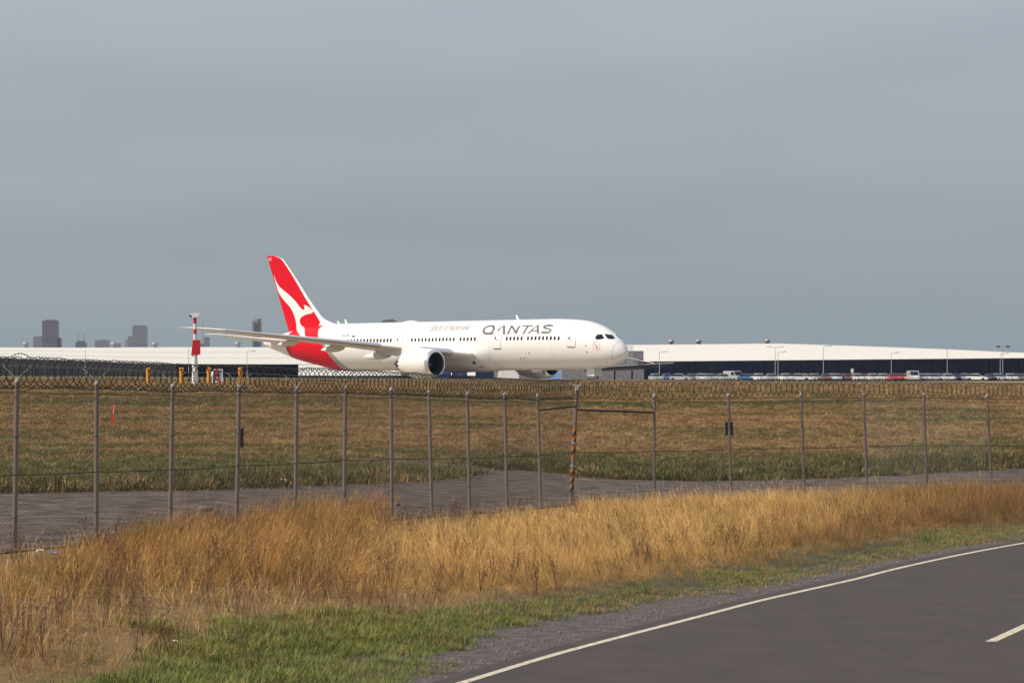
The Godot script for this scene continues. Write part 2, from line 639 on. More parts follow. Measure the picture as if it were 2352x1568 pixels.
func build_road():
	tag(part("road", road_strip(0.28, -10.6, 0.0, 0.0, 0, 216, 0.0, 2), M.asphalt), "", "", "", "structure")
	tag(part("gravel_shoulder", road_strip(0.2, 2.1, 0, 0, 0, 216, 0.5, 5), M.gravel), "", "", "", "structure")
	tag(part("road_edge_line", road_strip(0.0, -0.125, 0.004, 0.004), M.line), "", "", "", "structure")
	tag(part("road_far_edge_line", road_strip(-10.2, -10.325, 0.004, 0.004), M.line), "", "", "", "structure")
	# broken centre line: three-metre dashes, nine-metre gaps; the first one in view starts 35 m away
	var starts := [[6.475, 34.76], [11.35, 45.6], [17.9, 55.7], [1.0, 24.0]]
	var dash := road_strip(-5.15, -5.30, 0.004, 0.004, 86, 93)
	for k in 4:
		var a: Array = starts[k]
		# direction of the road there
		var i := clampi(int((a[1] + 10.0) * 2.0), 1, 215)
		var dir := Vector3(edge_x[i + 1] - edge_x[i - 1], 0, -1.0).normalized()
		if k == 0:
			dir = Vector3(0.80, 0, -1.95).normalized()
		var side := Vector3(-dir.z, 0, dir.x) * 0.075
		var s := Shape.new()
		var p := Vector3(a[0], 0.004, -a[1])
		var ends := Vector3(0.078, 0, 0)
		s.quad(p - ends, p - ends + dir * 3.0, p + ends + dir * 3.0, p + ends)
		tag(part("centre_line_dash", s, M.line), "", "", "", "structure")
	track_stones()
	# loose stones on the shoulder
	var st := Shape.new()
	st.lathe(PackedVector2Array([Vector2(0.0, -0.35), Vector2(0.42, -0.2), Vector2(0.5, 0.1), Vector2(0.28, 0.36), Vector2(0.0, 0.4)]), 5)
	var tfs := []
	for k in 5200:
		var d := rng.randf_range(27.0, 60.0)
		var e := 0.3 + (2.3 - 1.2 * smoothstep(36.0, 46.0, d)) * pow(rng.randf(), 1.2)
		var i := int((d + 10.0) * 2.0)
		var x := edge_x[i] - e * edge_c[i]
		var dd := d + e * sqrt(1.0 - edge_c[i] * edge_c[i])
		var z := rng.randf_range(0.012, 0.05) * (1.6 if rng.randf() < 0.06 else 1.0)
		tfs.append(Transform3D(Basis(Vector3(rng.randf() - 0.5, rng.randf(), rng.randf() - 0.5).normalized(), rng.randf() * TAU).scaled(Vector3(z, z * 0.7, z)), Vector3(x, land(x, dd) + 0.012, -dd)))
	tag(scatter("gravel_stones", st.mesh(), M.stone, tfs, []), "loose grey stones strewn along the gravel road shoulder", "gravel", "", "stuff")

func track_stones():
	var st := Shape.new()
	st.lathe(PackedVector2Array([Vector2(0.0, -0.35), Vector2(0.42, -0.2), Vector2(0.5, 0.1), Vector2(0.28, 0.36), Vector2(0.0, 0.4)]), 5)
	var tfs := []
	for k in 9000:
		var d := rng.randf_range(44.0, 94.0)
		var x := rng.randf_range(-0.21, 0.21) * d
		var b := behind_fence(x, d)
		if b < -0.6 or d > track_far(x):
			continue
		if b > 1.5 and rng.randf() < 0.6:
			continue
		var z := rng.randf_range(0.02, 0.07) * (1.8 if rng.randf() < 0.05 else 1.0)
		tfs.append(Transform3D(Basis(Vector3(rng.randf() - 0.5, rng.randf(), rng.randf() - 0.5).normalized(), rng.randf() * TAU).scaled(Vector3(z, z * 0.6, z)), Vector3(x, land(x, d) + 0.028, -d)))
	tag(scatter("track_stones", st.mesh(), M.stone, tfs, []), "loose stones lying on the gravel track behind the fence", "gravel", "", "stuff")

func scatter(called: String, m: Mesh, material: Material, tfs: Array, cols: Array) -> MultiMeshInstance3D:
	var mm := MultiMesh.new()
	mm.transform_format = MultiMesh.TRANSFORM_3D
	mm.use_colors = cols.size() > 0
	mm.mesh = m
	mm.instance_count = tfs.size()
	for i in tfs.size():
		mm.set_instance_transform(i, tfs[i])
		if cols.size() > 0:
			mm.set_instance_color(i, cols[i])
	var o := MultiMeshInstance3D.new()
	o.multimesh = mm
	o.material_override = material
	o.name = numbered(called)
	add_child(o)
	return o

# ---------------------------------------------------------------- perimeter fence

# column of the post's head, column of its foot, row of its head, all read off the photograph
const POSTS := [[-170.0, -178.0, 866.0], [38.0, 33.0, 873.0], [221.0, 221.0, 878.0], [396.0, 390.0, 884.0], [549.0, 543.0, 885.0], [681.0, 678.0, 889.0], [793.0, 790.0, 889.0], [898.0, 900.0, 893.0], [985.0, 992.0, 898.0], [1073.0, 1079.0, 902.0], [1159.0, 1165.0, 904.0], [1235.0, 1242.0, 907.0], [1325.0, 1311.0, 893.0], [1503.0, 1503.0, 907.0], [1673.0, 1680.0, 906.0], [1840.0, 1848.0, 905.0], [1984.0, 1993.0, 905.0], [2122.0, 2130.0, 905.0], [2267.0, 2279.0, 908.0], [2418.0, 2430.0, 909.0]]
const CORNER := 12

func fence_spot(px: float, right_run: bool) -> Vector2:
	# where the line of sight through that column meets the fence line, in plan (x, d)
	var u := (px - 1176.0) / FPX
	if right_run:
		var x := u * (70.5 - 1.78 * 0.821) / (1.0 - u * 0.821)
		return Vector2(x, 70.5 + (x - 1.78) * 0.821)
	var x2 := u * (42.9 + 8.3 * 2.738) / (1.0 - u * 2.738)
	return Vector2(x2, 42.9 + (x2 + 8.3) * 2.738)

func chain_link(wide: float, tall: float) -> ArrayMesh:
	# woven zigzag wires, each hooked into the next, 50 mm diamonds
	var s := Shape.new()
	var p := wide / 43.0
	var q := 0.035
	var rows := int(tall / q)
	var r := 0.0029
	for i in 43:
		var pts := PackedVector3Array()
		for k in rows + 1:
			var side := (k + (i % 2)) % 2
			pts.append(Vector3((i + side) * p + (0.0015 if side == 0 else -0.0015), k * q, 0.002 if side == 0 else -0.002))
		var ring := []
		for k in pts.size():
			var a := pts[k]
			ring.append(PackedVector3Array([a + Vector3(r, 0, r * 0.6), a + Vector3(-r, 0, r * 0.6), a + Vector3(0, 0, -r)]))
		s.grid(ring, true)
	return s.mesh()

func build_fence():
	var fence := thing("perimeter_fence", "long chain-link security fence on round posts beside the gravel track", "fence", Vector3.ZERO)
	var heads := []
	var feet := []
	for i in POSTS.size():
		var p: Array = POSTS[i]
		var sp := fence_spot(p[0], i >= CORNER)
		var head := at(p[0], p[2], sp.y)
		var low := head.y - (2.95 if i != CORNER else 3.2)
		var foot := Vector3((p[1] - 1176.0) / FPX * sp.y, minf(low, land(sp.x, sp.y) - 0.1), -sp.y)
		heads.append(head)
		feet.append(foot)
	# the level of the mesh top at each post: just under the head
	var level := []
	for i in heads.size():
		level.append(heads[i].y if i != CORNER else 3.12)
	for i in heads.size():
		var big := i == CORNER
		var r := 0.056 if big else 0.041
		var axis: Vector3 = (heads[i] - feet[i])
		var s := Shape.new()
		s.tube(PackedVector3Array([feet[i], heads[i]]), r, 14)
		var post := part("post", s, M.post, fence)
		var dir: Vector3 = (heads[min(i + 1, heads.size() - 1)] - heads[max(i - 1, 0)])
		dir.y = 0
		dir = dir.normalized()
		if big:
			dir = Vector3(0.55, 0, -0.83)
		var across := Vector3(-dir.z, 0, dir.x)
		var up := axis.normalized()
		var tf := Transform3D(Basis(across, up, across.cross(up)).orthonormalized(), heads[i])
		var c := Shape.new()
		c.lathe(PackedVector2Array([Vector2(r + 0.004, -0.04), Vector2(r + 0.005, -0.012), Vector2(r + 0.002, 0.0), Vector2(0.018, 0.022), Vector2(0.0, 0.033)]), 14, tf)
		part("cap", c, M.cap, post)
		for sg in [-1.0, 1.0]:
			var a := Shape.new()
			var tip: Vector3 = heads[i] + across * sg * 0.275 + up * 0.245
			if big:
				# the corner post carries wide plates in place of rods
				var q: Vector3 = across * sg
				a.prism(PackedVector2Array([Vector2(0.01, 0.02), Vector2(0.16, 0.13), Vector2(0.15, 0.15), Vector2(0.0, 0.10)]), -0.006, 0.006, Transform3D(Basis(q, up, q.cross(up)), heads[i]))
			else:
				a.tube(PackedVector3Array([heads[i] + up * 0.02, tip]), 0.006, 6, 0.005)
			part("arm", a, M.arm, post)
		for hgt in [0.95, 2.3]:
			var tie := Shape.new()
			var mid: Vector3 = heads[i] - up * hgt
			var ring := Transform3D(tf.basis, mid)
			tie.lathe(PackedVector2Array([Vector2(r + 0.001, -0.007), Vector2(r + 0.005, -0.003), Vector2(r + 0.005, 0.003), Vector2(r + 0.001, 0.007)]), 12, ring, false)
			part("tie_wire", tie, M.wire, post)
	# chain-link panels between the posts, in front of them (on the far side of the posts)
	var tall := 2.80
	var link := chain_link(3.0, tall)
	for i in heads.size() - 1:
		var a := Vector3(heads[i].x, level[i] - 0.13, heads[i].z)
		var b := Vector3(heads[i + 1].x, level[i + 1] - 0.13, heads[i + 1].z)
		var dir := b - a
		var bx := dir.normalized()
		var bz := bx.cross(Vector3.UP).normalized()
		var by := bz.cross(bx)
		var o := put("chain_link_panel", link, M.mesh_new if (i == 16 or i == 17) else M.mesh_old, fence, Transform3D(Basis(bx * (dir.length() / 3.0), by, bz), a - by * tall + bz * -0.05))
		o.set_meta("kind", "stuff")
		if i == 16 or i == 17:
			o.set_meta("label", "newer pale galvanised mesh panel")
	# tension wires: at the top, at mid height and near the ground; two thin ones on the arms
	for w in [[-0.20, 0.0065, 0.0], [-1.58, 0.0085, 0.0], [-2.70, 0.004, 0.0]]:
		var pts := PackedVector3Array()
		for i in heads.size():
			pts.append(Vector3(heads[i].x, level[i] + w[0], heads[i].z + 0.045))
			if i < heads.size() - 1:
				for q in [0.3, 0.6]:
					pts.append(Vector3(lerpf(heads[i].x, heads[i + 1].x, q), lerpf(level[i], level[i + 1], q) + w[0] - 0.012 * (1.0 if i % 3 else 2.0), lerpf(heads[i].z, heads[i + 1].z, q) + 0.045))
		var s := Shape.new()
		s.tube(pts, w[1], 4)
		part("tension_wire", s, M.wire, fence)
	for sg in [-1.0, 1.0]:
		var pts := PackedVector3Array()
		for i in heads.size():
			var dir: Vector3 = (heads[min(i + 1, heads.size() - 1)] - heads[max(i - 1, 0)])
			dir.y = 0
			dir = dir.normalized()
			pts.append(heads[i] + Vector3(-dir.z, 0, dir.x) * sg * 0.27 + Vector3(0, 0.24 - (0.12 if i == CORNER else 0.0), 0))
		var s := Shape.new()
		s.tube(pts, 0.002, 3)
		part("line_wire", s, M.arm, fence)
	# brace rails either side of the corner, and a slack stay wire
	var rail := Shape.new()
	rail.tube(PackedVector3Array([heads[11] + Vector3(0.02, -0.40, 0), Vector3(heads[12].x - 0.02, 2.80, heads[12].z)]), 0.026, 8)
	part("brace_rail", rail, M.rail, fence)
	var rail2 := Shape.new()
	rail2.tube(PackedVector3Array([Vector3(heads[12].x + 0.03, 2.70, heads[12].z), heads[13] + Vector3(-0.02, -0.49, 0)]), 0.028, 8)
	part("brace_rail", rail2, M.rail, fence)
	var stay := Shape.new()
	stay.tube(PackedVector3Array([heads[11] + Vector3(0.03, -0.42, 0), feet[12] + Vector3(-0.15, 0.5, 0)]), 0.005, 4)
	part("stay_wire", stay, M.wire, fence)
	# hazard stripes taped round the leaning corner post: slanted bands of orange and black
	var axis: Vector3 = heads[CORNER] - feet[CORNER]
	var cb := Basis(Vector3.RIGHT, axis.normalized(), Vector3.RIGHT.cross(axis.normalized())).orthonormalized()
	for zone in [[0.325, 0.585, 7], [0.665, 0.865, 6]]:
		for k in zone[2]:
			var t0: float = lerpf(zone[0], zone[1], float(k) / zone[2])
			var t1: float = lerpf(zone[0], zone[1], float(k + 1) / zone[2])
			var s := Shape.new()
			var rows := []
			for e in [t0, t1]:
				var row := PackedVector3Array()
				for j in 16:
					var an := TAU * j / 16.0
					row.append(heads[CORNER] - axis * e + cb * Vector3(cos(an) * 0.0595, 0.075 * cos(an), sin(an) * 0.0595))
				rows.append(row)
			s.grid(rows, true)
			part("hazard_stripe", s, M.orange if k % 2 == 0 else M.black, fence)
	for e in [0.46, 0.655]:
		var clamp_ring := Shape.new()
		clamp_ring.lathe(PackedVector2Array([Vector2(0.057, -0.03), Vector2(0.068, -0.028), Vector2(0.068, 0.028), Vector2(0.057, 0.03)]), 14, Transform3D(cb, heads[CORNER] - axis * e), false)
		part("clamp_ring", clamp_ring, M.cap, fence)
	# the razor wire coil lies along the top in the arms
	var path := Curve3D.new()
	path.bake_interval = 0.25
	for i in heads.size():
		path.add_point(Vector3(heads[i].x, level[i] + 0.145, heads[i].z))
	var total := path.get_baked_length()
	var nz := FastNoiseLite.new()
	nz.seed = 15
	nz.frequency = 0.35
	var coil := Shape.new()
	var pitch := 0.222
	var pts := PackedVector3Array()
	var turns := int(total / pitch) - 1
	var seg := 30
	for k in turns * seg:
		var th := TAU * k / seg
		var along := pitch * k / seg
		var loop := floorf(float(k) / seg)
		# concertina: neighbouring loops are clipped together, so each swings to and fro along the run
		var swing := 0.018 * sin(th * 0.5 + 3.0 * nz.get_noise_1d(loop * 0.4)) + 0.04 * nz.get_noise_1d(loop * 0.9 + 50.0)
		var r := 0.262 + 0.022 * nz.get_noise_1d(along * 2.2) + 0.012 * nz.get_noise_1d(loop * 9.0)
		if loop == 13.0 and along < 8.0:
			r += 0.11 * smoothstep(0.0, 1.0, sin(th * 0.5) * sin(th * 0.5))
		var a := clampf(along + swing, 0.0, total - 0.02)
		var p := path.sample_baked(a)
		var q := path.sample_baked(a + 0.02)
		var dir := (q - p).normalized()
		var side := dir.cross(Vector3.UP).normalized()
		pts.append(p + side * cos(th) * r + Vector3(0, sin(th) * r - 0.01 + 0.03 * nz.get_noise_1d(along * 0.9 + 20.0), 0))
	var ring := []
	for k in pts.size():
		var a := pts[k]
		var dir := (pts[min(k + 1, pts.size() - 1)] - pts[max(k - 1, 0)]).normalized()
		var s1 := dir.cross(Vector3(0.3, 0.2, 0.9)).normalized()
		var s2 := dir.cross(s1)
		ring.append(PackedVector3Array([a + s1 * 0.0060, a - s1 * 0.0030 + s2 * 0.0052, a - s1 * 0.0030 - s2 * 0.0052]))
	coil.grid(ring, true)
	var razor := thing("razor_wire_coil", "dark coil of barbed razor wire running along the fence top", "razor wire", Vector3.ZERO)
	part("core_wire", coil, M.barbed, razor)
	var barbs := Shape.new()
	for k in range(0, pts.size() - 1):
		for f in [0.0]:
			var a := pts[k].lerp(pts[k + 1], f)
			var dir := (pts[k + 1] - pts[k]).normalized()
			var s1 := dir.cross(Vector3(sin(k * 1.3), 0.4, cos(k * 2.1))).normalized()
			var s2 := dir.cross(s1)
			barbs.tri(a + s1 * 0.023, a + dir * 0.014, a - dir * 0.014)
			barbs.tri(a - s1 * 0.023, a - dir * 0.014, a + dir * 0.014)
			barbs.tri(a + s2 * 0.021, a + dir * 0.014, a - dir * 0.014)
			barbs.tri(a - s2 * 0.021, a - dir * 0.014, a + dir * 0.014)
	part("barbs", barbs, M.barbed, razor).set_meta("kind", "stuff")
	# two boards tied to the far side of the mesh: only their dark backs show
	for b in [[4, 0.17, -1.04, 0.36, "narrow dark sign board on the left fence run, low on its post"], [14, 0.11, -0.98, 0.30, "dark sign board tied to the fence right of the corner post"]]:
		var i: int = b[0]
		var dir: Vector3 = (heads[i + 1] - heads[i])
		dir.y = 0
		dir = dir.normalized()
		var back := dir.cross(Vector3.UP)
		var o := thing("sign_board", b[4], "sign", (heads[i] as Vector3) + dir * b[1] + Vector3(0, b[2], 0) + back * -0.075 - Vector3(0, 0.19, 0), Basis(dir, Vector3.UP, -back), "sign boards on the fence")
		var s := Shape.new()
		s.box(Vector3(0, 0.19, 0), Vector3(b[3], 0.38, 0.004))
		part("panel", s, M.sign_back, o)
		for y in [0.03, 0.35]:
			var bt := Shape.new()
			bt.box(Vector3(0, y, 0.006), Vector3(b[3] * 0.9, 0.025, 0.008))
			part("batten", bt, M.rail, o)

# ---------------------------------------------------------------- warehouses, lamp posts, skyline

func roof_grid(eave: Array, ridge: Array, courses: int) -> Array:
	# courses of roof sheets from eave to ridge, each lapped 4 cm over the one below
	var out := []
	for k in courses:
		var s := Shape.new()
		var a := PackedVector3Array()
		var b := PackedVector3Array()
		for i in eave.size():
			a.append((eave[i] as Vector3).lerp(ridge[i], float(k) / courses) + Vector3(0, 0.05, 0))
			b.append((eave[i] as Vector3).lerp(ridge[i], float(k + 1) / courses + 0.004))
		var lo := PackedVector3Array()
		for p in a:
			lo.append(p + Vector3(0, -0.12, 0.0))
		s.grid([a, b])
		s.grid([lo, a])
		out.append(s)
	return out

func build_far_buildings():
	# --- right-hand warehouse: dark panel wall below a long low white roof
	var w := thing("warehouse", "long warehouse with black panel walls and low white roof, behind the car park", "building", at(1900, 868, 570))
	var o := w.position
	var eave := []
	var ridge := []
	var n := 26
	for i in n + 1:
		var px := lerpf(1300.0, 2560.0, float(i) / n)
		var d := lerpf(652.0, 502.0, float(i) / n)
		var ey := curve([1300.0, 1476.0, 1862.0, 2352.0, 2560.0], [831.5, 829.6, 826.0, 821.4, 819.5], px)
		var ry := curve([1300.0, 1440.0, 1620.0, 1780.0, 1860.0, 2000.0, 2176.0, 2352.0, 2560.0], [793.0, 792.0, 790.6, 789.0, 791.0, 795.5, 802.0, 810.0, 816.0], px)
		eave.append(at(px, ey, d) - o)
		ridge.append(at(px, ry, d + 92.0) - o)
	for s in roof_grid(eave, ridge, 4):
		part("roof_course", s, M.roof_sheet, w)
	var back := Shape.new()
	var bt := PackedVector3Array()
	var bb := PackedVector3Array()
	for i in n + 1:
		bt.append(eave[i] + Vector3(0, -0.06, -0.45))
		bb.append(Vector3(eave[i].x, 3.0 - o.y, eave[i].z - 0.45))
	back.grid([bb, bt])
	part("wall_core", back, M.gap, w)
	var a0: Vector3 = at(1476.0, 829.6, lerpf(652.0, 502.0, 176.0 / 1260.0)) - o
	var a1: Vector3 = at(2560.0, 819.5, 502.0) - o
	var dirw := a1 - a0
	var lenw := Vector2(dirw.x, dirw.z).length()
	var yaw := Basis(Vector3(dirw.x, 0, dirw.z).normalized(), Vector3.UP, Vector3(dirw.x, 0, dirw.z).normalized().cross(Vector3.UP))
	var panels := int(lenw / 4.3)
	for k in panels:
		var t := (k + 0.5) / panels
		var top: float = lerpf(a0.y, a1.y, t) - 0.12
		var bot: float = 2.9 - o.y
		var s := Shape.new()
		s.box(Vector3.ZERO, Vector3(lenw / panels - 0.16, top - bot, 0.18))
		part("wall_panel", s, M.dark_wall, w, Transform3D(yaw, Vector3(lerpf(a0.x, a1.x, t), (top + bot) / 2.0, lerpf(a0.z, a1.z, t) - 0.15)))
	for v in [[1542.0, 779.0, 0.9], [1605.0, 778.5, 0.9], [1763.0, 777.5, 0.85]]:
		roof_vent(v[0], v[1], 719.0, v[2])

	# --- left-hand warehouse: white roof, grey then black walls, a white bay at its right end
	var l := thing("warehouse", "wide white-roofed warehouse behind the aircraft tail and striped camera pole", "building", at(300, 868, 600))
	o = l.position
	var le := []
	var lr := []
	for i in n + 1:
		var px := lerpf(-160.0, 1240.0, float(i) / n)
		var d := lerpf(500.0, 665.0, clampf(float(i) / n, 0.0, 1.0))
		var ey := curve([-160.0, 0.0, 172.0, 402.0, 683.0, 1240.0], [816.0, 822.0, 828.0, 836.0, 836.5, 838.0], px)
		le.append(at(px, ey, d) - o)
		lr.append(at(px, 797.6 + 0.6 * sin(px * 0.01), d + 95.0) - o)
	for s in roof_grid(le, lr, 3):
		part("roof_course", s, M.roof_sheet, l)
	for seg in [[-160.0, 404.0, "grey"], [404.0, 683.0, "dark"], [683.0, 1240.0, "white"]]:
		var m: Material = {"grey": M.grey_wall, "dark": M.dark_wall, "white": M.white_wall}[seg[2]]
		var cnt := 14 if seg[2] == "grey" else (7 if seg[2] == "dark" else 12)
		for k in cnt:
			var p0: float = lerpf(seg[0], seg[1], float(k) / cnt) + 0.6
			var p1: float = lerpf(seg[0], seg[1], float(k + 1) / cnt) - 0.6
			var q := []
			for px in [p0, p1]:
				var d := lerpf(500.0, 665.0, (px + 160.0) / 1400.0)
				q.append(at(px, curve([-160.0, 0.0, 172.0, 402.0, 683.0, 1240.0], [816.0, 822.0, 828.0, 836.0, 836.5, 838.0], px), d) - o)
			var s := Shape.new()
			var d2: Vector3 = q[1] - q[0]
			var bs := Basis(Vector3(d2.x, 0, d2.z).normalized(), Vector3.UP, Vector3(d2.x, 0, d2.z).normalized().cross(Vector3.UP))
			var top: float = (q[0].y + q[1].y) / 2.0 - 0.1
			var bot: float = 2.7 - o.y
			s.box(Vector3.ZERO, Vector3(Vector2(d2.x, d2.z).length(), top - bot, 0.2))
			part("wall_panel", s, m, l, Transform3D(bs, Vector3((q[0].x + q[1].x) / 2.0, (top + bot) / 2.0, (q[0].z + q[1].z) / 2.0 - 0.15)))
	# low annex with its own shallow white roof, showing under the aircraft
	var ae := []
	var ar := []
	for i in 13:
		var px := lerpf(685.0, 1120.0, i / 12.0)
		var d := lerpf(500.0, 665.0, (px + 160.0) / 1400.0)
		ae.append(at(px, 862.5, d - 44.0) - o)
		ar.append(at(px, 837.5, d - 1.0) - o)
	for s in roof_grid(ae, ar, 2):
		part("annex_roof", s, M.roof_sheet, l)
	var back2 := Shape.new()
	bt = PackedVector3Array()
	bb = PackedVector3Array()
	for i in n + 1:
		bt.append(le[i] + Vector3(0, -0.06, -0.5))
		bb.append(Vector3(le[i].x, 2.7 - o.y, le[i].z - 0.5))
	back2.grid([bb, bt])
	part("wall_core", back2, M.gap, l)
	for v in [[57.6, 785.0, 0.85], [260.0, 785.5, 0.85], [354.4, 785.5, 0.85], [545.0, 784.0, 0.9]]:
		roof_vent(v[0], v[1], lerpf(500.0, 665.0, (v[0] + 160.0) / 1400.0) + 94.0, v[2])

	# --- grey plant room right of the aircraft nose, with a deep flat canopy
	var p := thing("plant_building", "plain grey plant building with pipes beside the aircraft nose", "building", at(1400, 866, 545))
	o = p.position
	var lo := Shape.new()
	var c0 := at(1290, 842, 552) - o
	var c1 := at(1478, 842, 552) - o
	lo.box(Vector3((c0.x + c1.x) / 2.0, (c0.y + 2.8 - o.y) / 2.0, c0.z), Vector3(c1.x - c0.x, c0.y - 2.8 + o.y, 6.0))
	part("lower_block", lo, M.mid_wall, p)
	var hi := Shape.new()
	c0 = at(1400, 806, 556) - o
	c1 = at(1477, 842.6, 556) - o
	hi.box(Vector3((c0.x + c1.x) / 2.0, (c0.y + c1.y) / 2.0, c0.z), Vector3(c1.x - c0.x, c0.y - c1.y, 5.0))
	part("upper_block", hi, M.mid_wall, p)
	for k in 5:
		var pp := Shape.new()
		var q := at(1441.0 + k * 3.2, 792.5 + (k % 2) * 1.5, 552.5) - o
		pp.tube(PackedVector3Array([Vector3(q.x, c1.y, q.z), q]), 0.055, 5)
		part("pipe", pp, M.steel, p)
	var cn := thing("loading_canopy", "dark flat loading canopy with pale edge and white tie rod beyond the aircraft nose", "canopy", at(1460, 868, 530))
	o = cn.position
	var depth := 9.0
	var body := Shape.new()
	var q0 := at(1345, 846, 534) - o
	var q1 := at(1546, 833.6, 534) - o
	var q2 := at(1546, 836.5, 534) - o
	var q3 := at(1523, 842.0, 534) - o
	var q4 := at(1474, 848.0, 534) - o
	var q5 := at(1345, 853.0, 534) - o
	body.prism(PackedVector2Array([Vector2(q5.x, q5.y), Vector2(q4.x, q4.y), Vector2(q3.x, q3.y), Vector2(q2.x, q2.y), Vector2(q1.x, q1.y), Vector2(q0.x, q0.y)]), -depth + q0.z, q0.z)
	part("roof_slab", body, M.canopy, cn)
	var edge := Shape.new()
	edge.prism(PackedVector2Array([Vector2(q0.x, q0.y + 0.02), Vector2(q1.x + 0.1, q1.y - 0.06), Vector2(q1.x + 0.1, q1.y + 0.16), Vector2(q0.x, q0.y + 0.24)]), -depth + q0.z, q0.z + 0.12)
	part("edge_flashing", edge, M.canopy_edge, cn)
	var rod := Shape.new()
	rod.tube(PackedVector3Array([at(1430, 818.5, 533.5) - o, at(1504, 834.6, 533.5) - o]), 0.09, 6)
	part("tie_rod", rod, M.marker_white, cn)
	for k in 3:
		var leg := Shape.new()
		var q := at(1372.0 + k * 40.0, 850, 538) - o
		leg.box(Vector3(q.x, (q.y + 2.9 - o.y) / 2.0, q.z), Vector3(0.3, q.y - 2.9 + o.y, 0.3))
		part("column", leg, M.canopy, cn)

	# --- lamp posts of the car park and the left yard
	for a in [[1515.0, 808.0, 1, "lamp post standing just right of the dark canopy end"], [1781.0, 797.0, 2, "tall twin-armed lamp post, left one of the close pair before the warehouse"], [1787.5, 808.0, 1, "shorter lamp post close beside a tall twin-armed one"], [1892.0, 794.5, 1, "tall slim lamp post before the black warehouse wall, fourth post from the canopy"], [2048.0, 810.0, 1, "short lamp post behind the red car in the car park"], [2176.6, 797.0, 2, "twin-armed lamp post whose crossbar shows against the sky"], [2298.5, 812.0, 1, "shorter lamp post next to the rightmost floodlight post"], [2304.5, 794.5, 3, "rightmost tall post with two dark floodlight heads"], [195.0, 804.0, 0, "bare steel post before the white roof at far left"], [432.6, 799.0, 0, "bare steel post just left of the striped camera pole"], [566.8, 806.0, 1, "thin lamp post before the white roof, left of the tail"]]:
		lamp_post(a[0], a[1], a[2], a[3])

	# --- freight standing on the apron, seen under the belly of the aircraft
	for b in [[1000.0, 1036.0, 2.5, "blue", "blue freight container showing just right of the near engine"], [1038.0, 1073.0, 2.7, "blue", "bright blue freight container seen under the belly, second from the engine"], [1092.0, 1134.0, 2.9, "navy", "dark navy freight container under the middle of the belly"]]:
		freight(b[0], b[1], b[2], b[3], b[4])
	box_truck(1143.0, 1192.0, "white box truck seen below the belly beside the navy container", 395.0)

func roof_vent(px: float, top: float, d: float, wide: float):
	var base := at(px, 793.5 if px > 1200.0 else 799.0, d)
	var hgt: float = at(px, top, d).y - base.y
	var names := {57.6: "leftmost round ventilator on the left white roof ridge", 260.0: "second round ventilator from the left on the white roof ridge", 354.4: "roof ventilator right of the bluish tower, left roof ridge", 545.0: "roof ventilator seen below the raised wing tip", 1542.0: "roof ventilator nearest the aircraft nose on the right roof", 1605.0: "middle roof ventilator of three on the right roof", 1763.0: "rightmost roof ventilator near the ridge crown"}
	var o := thing("roof_ventilator", names[px], "ventilator", base - Vector3(0, 0.5, 0), Basis(), "ventilators on the warehouse roofs")
	var s := Shape.new()
	s.lathe(PackedVector2Array([Vector2(wide * 0.55, 0.0), Vector2(wide * 0.5, 0.5 + hgt * 0.35)]), 10)
	part("throat", s, M.vent, o)
	var t := Shape.new()
	t.lathe(PackedVector2Array([Vector2(wide * 0.62, 0.5 + hgt * 0.33), Vector2(wide * 0.95, 0.5 + hgt * 0.55), Vector2(wide * 0.95, 0.5 + hgt * 0.75), Vector2(wide * 0.6, 0.5 + hgt * 0.95), Vector2(0.0, 0.5 + hgt)]), 12)
	part("head", t, M.vent, o)

func lamp_post(px: float, top: float, arms: int, label: String):
	var d := 515.0
	var foot := at(px, 873.0, d)
	foot.y = land(foot.x, d)
	var hgt: float = at(px, top, d).y - foot.y
	var o := thing("lamp_post", label, "lamp post", foot, Basis(), "lamp posts round the warehouses")
	var s := Shape.new()
	s.tube(PackedVector3Array([Vector3.ZERO, Vector3(0, hgt, 0)]), 0.08, 8, 0.045)
	part("mast", s, M.steel, o)
	if arms == 0:
		return
	for sg in ([1.0] if arms == 1 else [-1.0, 1.0]):
		var a := Shape.new()
		var reach := 1.1 if arms != 3 else 0.95
		a.tube(PackedVector3Array([Vector3(0, hgt - 0.1, 0), Vector3(sg * reach, hgt + 0.05, 0)]), 0.05, 5)
		part("arm", a, M.steel, o)
		var hd := Shape.new()
		if arms == 3:
			hd.box(Vector3(sg * reach, hgt, 0.1), Vector3(0.75, 0.5, 0.4), Basis(Vector3.RIGHT, 0.5))
		else:
			hd.box(Vector3(sg * (reach + 0.25), hgt + 0.06, 0), Vector3(0.75, 0.14, 0.3))
		part("lamp_head", hd, M.vent if arms == 3 else M.steel, o)

